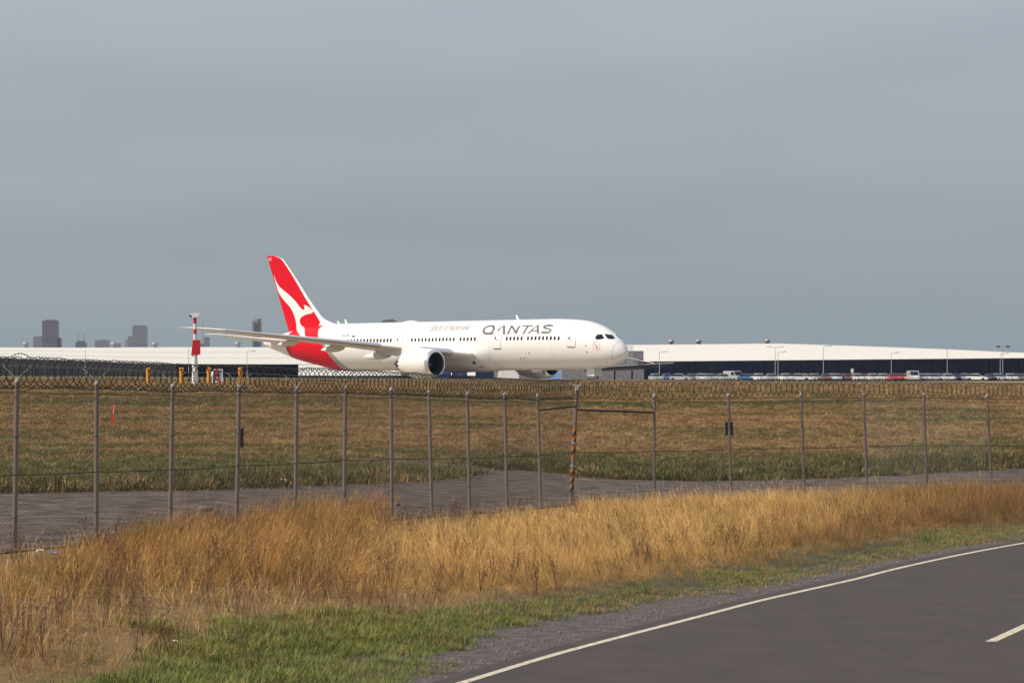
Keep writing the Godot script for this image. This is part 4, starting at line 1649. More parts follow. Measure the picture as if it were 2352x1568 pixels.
	for sg in [-1.0, 1.0]:
		var rr := []
		for i in 13:
			var s := lerpf(47.6, 51.0, i / 12.0)
			var top := curve([47.6, 48.6, 49.9, 50.9, 52.2], [7.84, 7.93, 8.28, 8.72, 9.9], s)
			var row := PackedVector3Array()
			for k in 6:
				var q := k / 5.0
				var foot := skin(s, lerpf(2.0, 13.0, i / 12.0), -0.02)
				row.append(Vector3(sg * foot.x * (1.0 - q) * (1.0 - 0.6 * q), lerpf(foot.y, top, q), s))
			rr.append(row)
		fil.grid(rr)
	part("dorsal_fillet", fil, M.paint, jet)

	# tailplane
	for sg in [1.0, -1.0]:
		var sec := refine([[0.7, 53.3, 59.6, 5.55, 0.10], [5.0, 56.75, 60.7, 6.03, 0.09], [9.0, 59.6, 61.9, 6.5, 0.085], [9.75, 60.6, 62.2, 6.58, 0.08], [9.95, 61.4, 62.3, 6.6, 0.06]], 3)
		part("tailplane", foil(sec, sg), M.wing_grey, jet)

	# wings with slats, fairings, lights
	var wsec := refine([[2.3, 20.6, 33.6, 3.72, 0.125], [3.4, 21.35, 33.6, 3.85, 0.12], [10.2, 26.0, 34.0, 4.62, 0.105], [18.0, 31.35, 37.1, 5.50, 0.10], [26.6, 37.25, 40.7, 6.50, 0.095], [28.4, 38.85, 41.55, 6.70, 0.09], [29.5, 40.45, 42.15, 6.83, 0.085], [30.06, 42.0, 42.65, 6.9, 0.07]], 4)
	for sg in [1.0, -1.0]:
		var wing := part("wing", foil(wsec, sg, 0.0, 1.0, 20), M.wing_grey, jet)
		var sl := []
		for s in wsec:
			if s[0] > 10.9 and s[0] < 27.5:
				sl.append([s[0], s[1] - 0.045, s[2], s[3], s[4] * 1.04])
		part("slat", foil(sl, sg, 0.0, 0.075, 8, false), M.slat, wing)
		sl = []
		for s in wsec:
			if s[0] > 3.4 and s[0] < 9.2:
				sl.append([s[0], s[1] - 0.045, s[2], s[3], s[4] * 1.03])
		part("slat", foil(sl, sg, 0.0, 0.06, 8, false), M.slat, wing)
		for f in [[7.2, 34.6, 3.95, 5.2, 0.36], [13.4, 35.6, 4.75, 4.4, 0.31], [18.6, 37.6, 5.35, 3.8, 0.27]]:
			var fs := Shape.new()
			var prof := PackedVector2Array()
			for k in 11:
				var q := k / 10.0
				prof.append(Vector2(f[4] * pow(sin(PI * pow(q, 0.75)), 0.7), -f[3] * 0.72 + f[3] * q))
			fs.lathe(prof, 12, Transform3D(Basis(Vector3(1, 0, 0), Vector3(0, -0.07, 1).normalized(), Vector3(0, -1.45, -0.1)), Vector3(sg * f[0], f[2] - 0.28, f[1] - 0.3)), false)
			part("flap_fairing", fs, M.wing_grey, wing)
		var lg := Shape.new()
		lg.lathe(PackedVector2Array([Vector2(0.0, -0.12), Vector2(0.12, -0.09), Vector2(0.16, 0.0), Vector2(0.1, 0.1)]), 10, Transform3D(Basis(Vector3.RIGHT, PI / 2.0), Vector3(sg * 3.32, 3.9, 21.12)))
		part("landing_light", lg, M.lens, wing)
		var nv := Shape.new()
		nv.box(Vector3(sg * 27.3, 6.57, 37.68), Vector3(0.5, 0.09, 0.22), Basis(Vector3.UP, -0.6 * sg))
		part("navigation_light", nv, M.lens, wing)
		engine(jet, sg)

	# antennas and the low radome on the crown
	for a in [[16.6, 0.55], [46.2, 0.5], [47.6, 0.36]]:
		var an := Shape.new()
		an.prism(PackedVector2Array([Vector2(0.0, -0.03), Vector2(0.42, -0.03), Vector2(0.62, a[1]), Vector2(0.38, a[1])]), -0.025, 0.025, Transform3D(Basis(Vector3(0, 0, 1), Vector3.UP, Vector3(-1, 0, 0)), skin(a[0], 0.0)))
		part("antenna", an, M.paint, jet)
	var dome := Shape.new()
	rows = []
	for i in 11:
		var s := lerpf(33.5, 36.1, i / 10.0)
		var row := PackedVector3Array()
		for k in 11:
			var th := lerpf(-18.0, 18.0, k / 10.0)
			row.append(skin(s, th, 0.19 * sin(PI * i / 10.0) * sin(PI * k / 10.0) - 0.005))
		rows.append(row)
	dome.grid(rows)
	part("antenna_radome", dome, M.paint, jet)

	# nose gear with its doors
	var ng := Shape.new()
	ng.tube(PackedVector3Array([Vector3(0, 0.5, 5.3), Vector3(0, 2.4, 5.05)]), 0.11, 10)
	var gear := part("nose_gear", ng, M.strut, jet)
	for sg in [-1.0, 1.0]:
		var wl := Shape.new()
		wl.lathe(PackedVector2Array([Vector2(0.2, -0.15), Vector2(0.42, -0.16), Vector2(0.5, -0.1), Vector2(0.5, 0.1), Vector2(0.42, 0.16), Vector2(0.2, 0.15)]), 18, Transform3D(Basis(Vector3(0, 0, 1), PI / 2.0), Vector3(sg * 0.31, 0.5, 5.3)))
		part("wheel", wl, M.tyre, gear)
		var dd := Shape.new()
		dd.prism(PackedVector2Array([Vector2(0, 0.0), Vector2(1.15, 0.03), Vector2(1.15, 0.86), Vector2(0, 0.86)]), -0.02, 0.02, Transform3D(Basis(Vector3(0, 0, 1), Vector3(0, 1, 0), Vector3(-1, 0, 0)), Vector3(sg * 0.62, 1.28, 4.3)))
		part("gear_door", dd, M.paint, gear)
	var lamp := Shape.new()
	lamp.box(Vector3(0, 1.75, 4.85), Vector3(0.4, 0.18, 0.12))
	part("taxi_light", lamp, M.camera_grey, gear)
	# main gear: a four-wheel bogie each side
	for sg in [-1.0, 1.0]:
		var mg := Shape.new()
		mg.tube(PackedVector3Array([Vector3(sg * 4.9, 0.75, 31.2), Vector3(sg * 4.6, 3.9, 31.2)]), 0.17, 10)
		mg.tube(PackedVector3Array([Vector3(sg * 4.9, 0.68, 30.45), Vector3(sg * 4.9, 0.68, 31.95)]), 0.13, 8)
		var m2 := part("main_gear", mg, M.strut, jet)
		for q in [[-0.55, 30.45], [0.55, 30.45], [-0.55, 31.95], [0.55, 31.95]]:
			var wl := Shape.new()
			wl.lathe(PackedVector2Array([Vector2(0.3, -0.22), Vector2(0.56, -0.24), Vector2(0.67, -0.15), Vector2(0.67, 0.15), Vector2(0.56, 0.24), Vector2(0.3, 0.22)]), 20, Transform3D(Basis(Vector3(0, 0, 1), PI / 2.0), Vector3(sg * 4.9 + q[0], 0.67, q[1])))
			part("wheel", wl, M.tyre, m2)

func engine(jet: Node3D, sg: float):
	# axis along z, inlet at the front, toed in slightly
	var o := Vector3(sg * 9.9, 2.72, 20.45)
	var tf := Transform3D(Basis(Vector3(1, 0, 0), Vector3(0, 0, 1), Vector3(0, -1, 0)), o)   # lathe axis (local y) points aft
	var eng := Node3D.new()
	eng.name = "engine"
	jet.add_child(eng, true)
	# cowling with sawtooth trailing edge
	var sh := Shape.new()
	var rows := []
	for p in [[0.42, 1.60], [0.8, 1.70], [1.4, 1.765], [2.2, 1.78], [3.0, 1.74], [3.8, 1.62], [4.5, 1.46], [4.8, 1.39]]:
		var row := PackedVector3Array()
		for k in 72:
			var a := TAU * k / 72.0
			row.append(tf * Vector3(cos(a) * p[1], p[0], sin(a) * p[1]))
		rows.append(row)
	var saw := PackedVector3Array()
	for k in 72:
		var a := TAU * k / 72.0
		var tooth := absf(fmod(k, 4.0) - 2.0) / 2.0
		saw.append(tf * Vector3(cos(a) * (1.37 - 0.05 * tooth), 4.85 + 0.42 * tooth, sin(a) * (1.37 - 0.05 * tooth)))
	rows.append(saw)
	sh.grid(rows, true)
	part("cowling", sh, M.paint, eng)
	var lip := Shape.new()
	lip.lathe(PackedVector2Array([Vector2(1.60, 0.42), Vector2(1.56, 0.25), Vector2(1.49, 0.10), Vector2(1.42, 0.02), Vector2(1.36, 0.0), Vector2(1.31, 0.05), Vector2(1.285, 0.16), Vector2(1.28, 0.3)]), 64, tf, false)
	part("inlet_lip", lip, M.lip, eng)
	var duct := Shape.new()
	duct.lathe(PackedVector2Array([Vector2(1.28, 0.3), Vector2(1.30, 0.7), Vector2(1.36, 1.25), Vector2(1.38, 1.6)]), 48, tf, false)
	part("inlet_duct", duct, M.inlet, eng)
	var disc := Shape.new()
	disc.lathe(PackedVector2Array([Vector2(1.38, 1.62), Vector2(0.0, 1.62)]), 36, tf, false)
	part("fan_backing", disc, M.black, eng)
	for k in 18:
		var bl := Shape.new()
		var r2 := []
		for i in 6:
			var r := lerpf(0.32, 1.36, i / 5.0)
			var tw := lerpf(0.35, 1.05, i / 5.0)
			var sweep := 0.10 * pow(i / 5.0, 2.0) * 3.0
			var a0 := TAU * k / 18.0 + sweep
			var half := 0.22
			var row := PackedVector3Array()
			for e in [-1.0, 1.0]:
				var a: float = a0 + e * half * sin(tw) / maxf(r, 0.3)
				row.append(tf * Vector3(cos(a) * r, 1.45 + e * half * cos(tw) * 0.5, sin(a) * r))
			r2.append(row)
		bl.grid(r2)
		part("fan_blade", bl, M.fan, eng)
	var spin := Shape.new()
	spin.lathe(PackedVector2Array([Vector2(0.0, 0.82), Vector2(0.12, 0.92), Vector2(0.25, 1.12), Vector2(0.34, 1.42), Vector2(0.36, 1.6)]), 20, tf, false)
	part("spinner", spin, M.fan, eng)
	var swirl := Shape.new()
	var r3 := []
	for i in 12:
		var q := i / 11.0
		var a := q * 3.6
		var row := PackedVector3Array()
		for e in [0.0, 0.07]:
			var r: float = lerpf(0.12, 0.27, q) + e
			row.append(tf * Vector3(cos(a) * r, lerpf(0.90, 1.13, q) + e * 1.3 - 0.035, sin(a) * r))
		r3.append(row)
	swirl.grid(r3)
	part("spinner_swirl", swirl, M.paint, eng)
	var core := Shape.new()
	core.lathe(PackedVector2Array([Vector2(1.0, 3.6), Vector2(0.98, 4.6), Vector2(0.86, 5.5), Vector2(0.72, 6.1), Vector2(0.66, 6.1), Vector2(0.62, 5.6)]), 36, tf, false)
	part("core_cowl", core, M.exhaust, eng)
	var plug := Shape.new()
	plug.lathe(PackedVector2Array([Vector2(0.45, 5.4), Vector2(0.36, 6.3), Vector2(0.16, 6.9), Vector2(0.0, 7.05)]), 24, tf, false)
	part("exhaust_plug", plug, M.exhaust, eng)
	# pylon up to the wing
	var py := Shape.new()
	py.prism(PackedVector2Array([Vector2(1.6, 1.62), Vector2(4.6, 1.25), Vector2(6.0, 0.82), Vector2(9.6, 1.35), Vector2(9.2, 1.8), Vector2(5.2, 2.1), Vector2(3.0, 2.0)]), -0.24, 0.24, Transform3D(Basis(Vector3(0, 0, 1), Vector3(0, 1, 0), Vector3(-1, 0, 0)), o))
	part("pylon", py, M.paint, eng)
	# small strakes and latches on the cowl
	var stk := Shape.new()
	stk.prism(PackedVector2Array([Vector2(1.3, 0.0), Vector2(2.9, 0.0), Vector2(2.9, 0.34), Vector2(2.4, 0.36)]), -0.02, 0.02, Transform3D(Basis(Vector3(0, 0, 1), Vector3(-sg * 0.7, 0.72, 0).normalized(), Vector3(0.72, 0.7 * sg, 0).normalized() * -1.0), o + Vector3(-sg * 0.7, 0.72, 0).normalized() * 1.74))
	part("strake", stk, M.paint, eng)

# ---------------------------------------------------------------- airside markers

func build_airside_markers():
	# orange bollards on the grass rise
	for b in [[340.0, 844.0, 882.0, "leftmost orange marker bollard on the grass rise"], [415.2, 843.0, 886.0, "orange marker bollard just left of the striped camera pole"], [479.5, 843.0, 887.5, "orange marker bollard just right of the striped camera pole"], [552.5, 842.3, 884.0, "rightmost orange marker bollard, below the tail"]]:
		var d := 186.0
		var foot := at(b[0], b[2], d)
		var tall: float = at(b[0], b[1], d).y - foot.y
		foot.y = land(foot.x, d) - 0.05
		var hh: float = at(b[0], b[1], d).y - foot.y
		var o := thing("marker_bollard", b[3], "bollard", foot, Basis(Vector3(0, 0, 1), rng.randf_range(-0.03, 0.03)), "orange marker bollards on the grass")
		var s := Shape.new()
		s.lathe(PackedVector2Array([Vector2(0.12, 0.0), Vector2(0.125, hh * 0.3), Vector2(0.135, hh * 0.62), Vector2(0.175, hh * 0.82), Vector2(0.18, hh * 0.93), Vector2(0.14, hh * 0.985), Vector2(0.0, hh)]), 18)
		part("body", s, M.marker_orange, o)
		var c := Shape.new()
		c.lathe(PackedVector2Array([Vector2(0.178, hh * 0.835), Vector2(0.186, hh * 0.845), Vector2(0.186, hh * 0.865), Vector2(0.18, hh * 0.875)]), 18, Transform3D(), false)
		part("collar", c, M.orange, o)
	# striped pole with a camera housing
	var d := 186.0
	var foot := at(447.0, 887.5, d)
	foot.y = land(foot.x, d) - 0.05
	var y := func(row): return at(447.0, row, d).y - foot.y
	var o := thing("camera_pole", "tall red and white striped pole with white camera housing on top", "camera pole", foot)
	var s := Shape.new()
	s.lathe(PackedVector2Array([Vector2(0.20, 0.0), Vector2(0.215, 0.1), Vector2(0.205, y.call(836.0)), Vector2(0.165, y.call(815.0))]), 18)
	part("base_column", s, M.marker_white, o)
	for b in [[729.0, 743.0, "red"], [743.0, 756.0, "white"], [756.0, 767.0, "red"], [767.0, 781.0, "white"]]:
		var t := Shape.new()
		var r := 0.115
		t.lathe(PackedVector2Array([Vector2(r, y.call(b[1])), Vector2(r, y.call(b[0]))]), 16)
		part("pole_band", t, M.marker_red if b[2] == "red" else M.marker_white, o)
	var sl := Shape.new()
	sl.prism(PackedVector2Array([Vector2(-0.26, y.call(816.5)), Vector2(0.20, y.call(816.5)), Vector2(0.24, y.call(780.6)), Vector2(-0.14, y.call(780.6))]), -0.16, 0.16)
	part("red_sleeve", sl, M.marker_red, o)
	var bx := Shape.new()
	bx.box(Vector3(0.30, (y.call(781.0) + y.call(814.0)) / 2.0, 0.0), Vector3(0.16, y.call(781.0) - y.call(814.0), 0.30))
	part("equipment_box", bx, M.marker_red, o)
	var hs := Shape.new()
	var top: float = y.call(717.5)
	hs.prism(PackedVector2Array([Vector2(-0.36, top - 0.30), Vector2(-0.42, top - 0.12), Vector2(-0.30, top - 0.06), Vector2(0.22, top), Vector2(0.38, top - 0.08), Vector2(0.28, top - 0.30), Vector2(0.1, top - 0.36), Vector2(-0.2, top - 0.38)]), -0.17, 0.17)
	part("camera_housing", hs, M.marker_white, o)
	var ln := Shape.new()
	ln.prism(PackedVector2Array([Vector2(-0.425, top - 0.14), Vector2(-0.36, top - 0.305), Vector2(-0.2, top - 0.385), Vector2(-0.24, top - 0.20)]), -0.175, 0.175)
	part("lens_window", ln, M.glass, o)
	# low red and white light fitting with a board, right of the pole
	var f2 := at(497.0, 889.0, d)
	f2.y = land(f2.x, d) - 0.05
	var y2 := func(row): return at(497.0, row, d).y - f2.y
	var g := thing("airside_light_post", "short red post with white bands, lamp and white board beside orange bollards", "marker post", f2)
	for b in [[889.5, 878.0, "red"], [878.0, 874.5, "white"], [874.5, 869.0, "red"], [869.0, 865.0, "white"], [865.0, 846.0, "red"]]:
		var t := Shape.new()
		t.lathe(PackedVector2Array([Vector2(0.075, y2.call(b[0])), Vector2(0.075, y2.call(b[1]))]), 12)
		part("post_band", t, M.marker_red if b[2] == "red" else M.marker_white, g)
	var bd := Shape.new()
	bd.box(Vector3(0.30, (y2.call(847.0) + y2.call(876.0)) / 2.0, -0.05), Vector3(0.27, y2.call(847.0) - y2.call(876.0), 0.05))
	part("board", bd, M.marker_white, g)
	var br := Shape.new()
	br.box(Vector3(0.0, y2.call(849.0), 0.0), Vector3(0.5, 0.09, 0.09))
	part("crossbar", br, M.marker_white, g)
	var lm := Shape.new()
	lm.lathe(PackedVector2Array([Vector2(0.03, y2.call(885.0)), Vector2(0.05, y2.call(868.0)), Vector2(0.13, y2.call(864.0)), Vector2(0.15, y2.call(858.0)), Vector2(0.1, y2.call(853.5)), Vector2(0.0, y2.call(852.5))]), 14, Transform3D(Basis(), Vector3(-0.28, 0, 0.03)))
	part("lamp", lm, M.marker_white, g)
	# red stake in the field
	var d3 := 125.0
	var f3 := at(257.8, 980.0, d3)
	f3.y = land(f3.x, d3) - 0.05
	var st := thing("marker_stake", "slim red stake with white reflector strip standing in the field", "stake", f3, Basis(Vector3(0, 0, 1), -0.05))
	var h3: float = at(257.8, 927.5, d3).y - f3.y
	var s3 := Shape.new()
	s3.prism(PackedVector2Array([Vector2(-0.075, 0), Vector2(0.075, 0), Vector2(0.075, h3 - 0.04), Vector2(0.04, h3), Vector2(-0.04, h3), Vector2(-0.075, h3 - 0.04)]), -0.012, 0.012)
	part("body", s3, M.stake_red, st)
	var rf := Shape.new()
	rf.box(Vector3(0.015, h3 - 0.27, 0.015), Vector3(0.045, 0.40, 0.006))
	part("reflector", rf, M.paper, st)

# ---------------------------------------------------------------- car park

const PAINTS := {"white": [0.72, 0.72, 0.71], "silver": [0.42, 0.43, 0.45], "grey": [0.14, 0.145, 0.15], "dark": [0.02, 0.022, 0.028], "red": [0.45, 0.012, 0.02], "blue": [0.02, 0.12, 0.36], "teal": [0.05, 0.26, 0.34], "yellow": [0.70, 0.36, 0.02], "rust": [0.20, 0.05, 0.03]}

func car_model(kind: String) -> Array:
	# length along x, nose towards +x; returns [called, mesh, material key]
	var out := []
	var van := kind == "van"
	var top := 1.95 if van else 1.45
	var body := Shape.new()
	var low: PackedVector2Array
	if van:
		low = PackedVector2Array([Vector2(-2.4, 0.32), Vector2(2.4, 0.32), Vector2(2.45, 0.75), Vector2(2.3, 1.0), Vector2(1.75, 1.1), Vector2(1.2, 1.9), Vector2(0.9, 1.98), Vector2(-2.25, 1.98), Vector2(-2.42, 1.8)])
	else:
		low = PackedVector2Array([Vector2(-2.15, 0.3), Vector2(2.15, 0.3), Vector2(2.22, 0.55), Vector2(2.1, 0.72), Vector2(1.1, 0.9), Vector2(-1.6, 0.95), Vector2(-2.12, 0.9), Vector2(-2.2, 0.6)])
	body.prism(low, -0.9, 0.9)
	if not van:
		body.prism(PackedVector2Array([Vector2(0.35, 1.40), Vector2(0.1, 1.47), Vector2(-1.1, 1.45), Vector2(-1.5, 1.33), Vector2(-1.2, 1.32), Vector2(0.2, 1.34)]), -0.66, 0.66)
	out.append(["body", body.mesh(), "paint"])
	var gl := Shape.new()
	if van:
		gl.prism(PackedVector2Array([Vector2(1.72, 1.12), Vector2(1.2, 1.86), Vector2(1.24, 1.90), Vector2(1.80, 1.13)]), -0.8, 0.8)
		for sg in [-1.0, 1.0]:
			gl.prism(PackedVector2Array([Vector2(0.3, 1.15), Vector2(1.55, 1.15), Vector2(1.12, 1.75), Vector2(0.3, 1.75)]), sg * 0.905 - 0.006, sg * 0.905 + 0.006)
	else:
		var rows := []
		for q in [[0.88, 1.12, 0.84, -1.75], [1.34, 0.32, 0.67, -1.35]]:
			rows.append(PackedVector3Array([Vector3(q[1], q[0], q[2]), Vector3(q[1], q[0], -q[2]), Vector3(q[3], q[0] + 0.03, -q[2]), Vector3(q[3], q[0] + 0.03, q[2]), Vector3(q[1], q[0], q[2])]))
		for k in 4:
			gl.quad(rows[0][k], rows[0][k + 1], rows[1][k + 1], rows[1][k])
	out.append(["windows", gl.mesh(), "glass"])
	for x in [-1.35, 1.35]:
		for sg in [-1.0, 1.0]:
			var w := Shape.new()
			w.lathe(PackedVector2Array([Vector2(0.18, -0.1), Vector2(0.3, -0.11), Vector2(0.33, -0.07), Vector2(0.33, 0.07), Vector2(0.3, 0.11), Vector2(0.18, 0.1)]), 14, Transform3D(Basis(Vector3.RIGHT, PI / 2.0), Vector3(x, 0.33, sg * 0.83)))
			out.append(["wheel", w.mesh(), "tyre"])
	for sg in [-1.0, 1.0]:
		var hl := Shape.new()
		hl.box(Vector3(2.14 if not van else 2.37, 0.66 if not van else 0.85, sg * 0.64), Vector3(0.14, 0.14, 0.34))
		out.append(["headlight", hl.mesh(), "headlight"])
	return out

func build_car_park():
	var models := {"car": car_model("car"), "van": car_model("van")}
	var paint := {}
	for k in PAINTS:
		var p: Array = PAINTS[k]
		var m := mat(lin(p[0], p[1], p[2]), 0.3)
		m.clearcoat_enabled = true
		m.clearcoat = 0.8
		m.clearcoat_roughness = 0.06
		paint[k] = m
	# centre column on the photograph, model, colour, heading (0 = nose to the viewer, 90 = side on), distance
	var list := [[1507, "car", "silver", 15, 506], [1533, "car", "blue", 10, 508], [1564, "car", "silver", 70, 506], [1592, "car", "grey", 20, 510], [1610, "car", "white", 0, 500], [1630, "car", "silver", 20, 507], [1662, "car", "silver", 18, 506], [1686, "van", "silver", 30, 508], [1712, "car", "blue", 5, 505], [1745, "car", "white", 18, 503], [1772, "car", "silver", 10, 507], [1806, "car", "white", 13, 503], [1838, "car", "white", 80, 505], [1873, "car", "silver", 25, 508], [1897, "car", "rust", 0, 504], [1911, "car", "white", 8, 505], [1924, "car", "silver", -5, 508], [1934, "car", "red", 3, 511], [1948, "car", "rust", 0, 507], [1970, "car", "white", 12, 505], [1986, "car", "red", 0, 508], [2006, "car", "white", 10, 504], [2031, "car", "white", 15, 506], [2053, "car", "red", 10, 503], [2071, "car", "red", 5, 509], [2086, "car", "yellow", 0, 508], [2098, "van", "white", 0, 503], [2117, "car", "silver", 6, 506], [2131, "car", "white", 0, 508], [2148, "car", "silver", -8, 505], [2165, "car", "silver", 0, 509], [2179, "car", "white", 5, 505], [2198, "car", "dark", 4, 507], [2217, "car", "silver", 0, 506], [2246, "car", "white", 65, 504], [2276, "car", "dark", 10, 506], [2296, "car", "silver", 25, 505], [2323, "car", "white", 8, 504], [2347, "car", "grey", 20, 506]]
	var k := 0
	for q in list:
		k += 1
		var d: float = q[4]
		var x: float = (q[0] - 1176.0) / FPX * d
		var where := "from the left in the distant car park row"
		var n := k
		if k > 20:
			where = "from the right in the distant car park row"
			n = list.size() - k + 1
		var suffix: String = "th" if n % 10 > 3 or n % 10 == 0 or (n > 10 and n < 14) else ["st", "nd", "rd"][n % 10 - 1]
		var kind := "small van" if q[1] == "van" else "car"
		var o := thing("parked_car" if q[1] == "car" else "parked_van", "%s %s, %d%s %s" % [q[2], kind, n, suffix, where], "car" if q[1] == "car" else "van", Vector3(x, land(x, d), -d), Basis(Vector3.UP, deg_to_rad(-90.0 + q[3])), "vehicles parked before the black warehouse")
		for p in models[q[1]]:
			var m: Material = paint[q[2]]
			if p[2] != "paint":
				m = M[p[2]]
			put(p[0], p[1], m, o)
	# a second row shows between and over the first
	var tones := ["white", "silver", "dark", "white", "red", "red", "silver", "white", "dark", "dark", "silver", "white", "grey", "white", "grey", "silver"]
	for j in 28:
		var px := 1600.0 + j * 27.0 + 9.0 * sin(j * 2.3)
		var d := 528.0 + 4.0 * sin(j * 1.7)
		var x := (px - 1176.0) / FPX * d
		var tone: String = tones[(j * 7 + j / 5) % 16]
		var model := "car"
		var sfx: String = "th" if (j + 1) % 10 > 3 or (j + 1) % 10 == 0 or (j + 1 > 10 and j + 1 < 14) else ["st", "nd", "rd"][(j + 1) % 10 - 1]
		var o2 := thing("parked_car" if model == "car" else "parked_van", "%s %s in the rear car park row, %d%s from its left end" % [tone, "car" if model == "car" else "small van", j + 1, sfx], "car" if model == "car" else "van", Vector3(x, land(x, d) + 0.0, -d), Basis(Vector3.UP, deg_to_rad(-90.0 + 6.0 * sin(j * 3.1))), "vehicles parked before the black warehouse")
		for p in models[model]:
			put(p[0], p[1], paint[tone] if p[2] == "paint" else M[p[2]], o2)
	# small white sign post among the cars
	var sp := at(1958.0, 872.0, 500.0)
	sp.y = land(sp.x, 500.0)
	var o := thing("car_park_sign", "thin white sign post between parked cars", "sign", sp)
	var s := Shape.new()
	s.tube(PackedVector3Array([Vector3.ZERO, Vector3(0, 2.2, 0)]), 0.05, 6)
	part("post", s, M.steel, o)
	var b := Shape.new()
	b.box(Vector3(0, 2.0, 0.06), Vector3(0.5, 0.8, 0.03))
	part("panel", b, M.marker_white, o)

# ---------------------------------------------------------------- grass and weeds

func blade(s: Shape, foot: Vector3, dir: float, tall: float, bend: float, wide: float, head: bool):
	var out := Vector3(cos(dir), 0, sin(dir))
	var across := Vector3(-sin(dir), 0, cos(dir))
	var prev := foot
	var pw := wide
	for k in range(1, 4):
		var q := k / 3.0
		var p := foot + Vector3(0, tall * (q - 0.25 * bend * q * q), 0) + out * tall * bend * q * q
		var w := wide * (1.0 - q * 0.85)
		if k < 3:
			s.quad(prev - across * pw, p - across * w, p + across * w, prev + across * pw)
		else:
			s.tri(prev - across * pw, p, prev + across * pw)
		prev = p
		pw = w
	if head:
		var up := (out * bend + Vector3.UP).normalized()
		for k in 3:
			var b := prev - up * (0.02 + k * 0.04)
			var sd := across * (0.004 + 0.0015 * k) * (1.0 if k % 2 == 0 else -1.0)
			s.tri(b - up * 0.025, b + sd * 1.4, b + up * 0.03)

func tuft(sd: int, count: int, tall: float, spread: float, bend: float, wide: float, heads: float, vary := 1.0) -> ArrayMesh:
	var r := RandomNumberGenerator.new()
	r.seed = sd
	var s := Shape.new()
	for k in count:
		var a := r.randf() * TAU
		var q := sqrt(r.randf()) * spread
		# blades differ: bleached, fresh or old and dark
		var t := r.randf_range(0.45, 1.0) if r.randf() < 0.55 else r.randf_range(1.0, 1.55)
		t = lerpf(1.0, t, vary)
		s.tint = Color(t, t * r.randf_range(0.94, 1.03), t * r.randf_range(0.85, 1.1))
		blade(s, Vector3(cos(a) * q, 0, sin(a) * q), a + r.randf_range(-0.9, 0.9), tall * r.randf_range(0.55, 1.1), bend * r.randf_range(0.3, 1.5), wide * r.randf_range(0.7, 1.3), r.randf() < heads)
	return s.mesh()

func dock_mesh() -> ArrayMesh:
	var r := RandomNumberGenerator.new()
	r.seed = 9
	var s := Shape.new()
	for k in 3:
		var a := r.randf() * TAU
		var top := Vector3(cos(a) * 0.10, r.randf_range(0.42, 0.62), sin(a) * 0.10)
		s.tint = Color(1, 1, 1)
		s.tube(PackedVector3Array([Vector3.ZERO, top]), 0.004, 3, 0.002)
		for j in 16:
			var q := r.randf_range(0.5, 1.0)
			var p := top * q
			var an := r.randf() * TAU
			var dir := Vector3(cos(an), r.randf_range(0.2, 1.0), sin(an)).normalized()
			var w := dir.cross(Vector3.UP).normalized() * 0.006
			var tt := r.randf_range(0.6, 1.5)
			s.tint = Color(tt, tt, tt)
			s.quad(p, p + dir * 0.02 + w, p + dir * 0.04, p + dir * 0.02 - w)
	return s.mesh()

func lean_basis(yaw: float, lean_dir: float, lean: float, sc: Vector3) -> Basis:
	var axis := Vector3(-sin(lean_dir), 0, cos(lean_dir)).rotated(Vector3.UP, 0.0)
	return Basis(axis.normalized(), -lean) * Basis(Vector3.UP, yaw).scaled(sc)

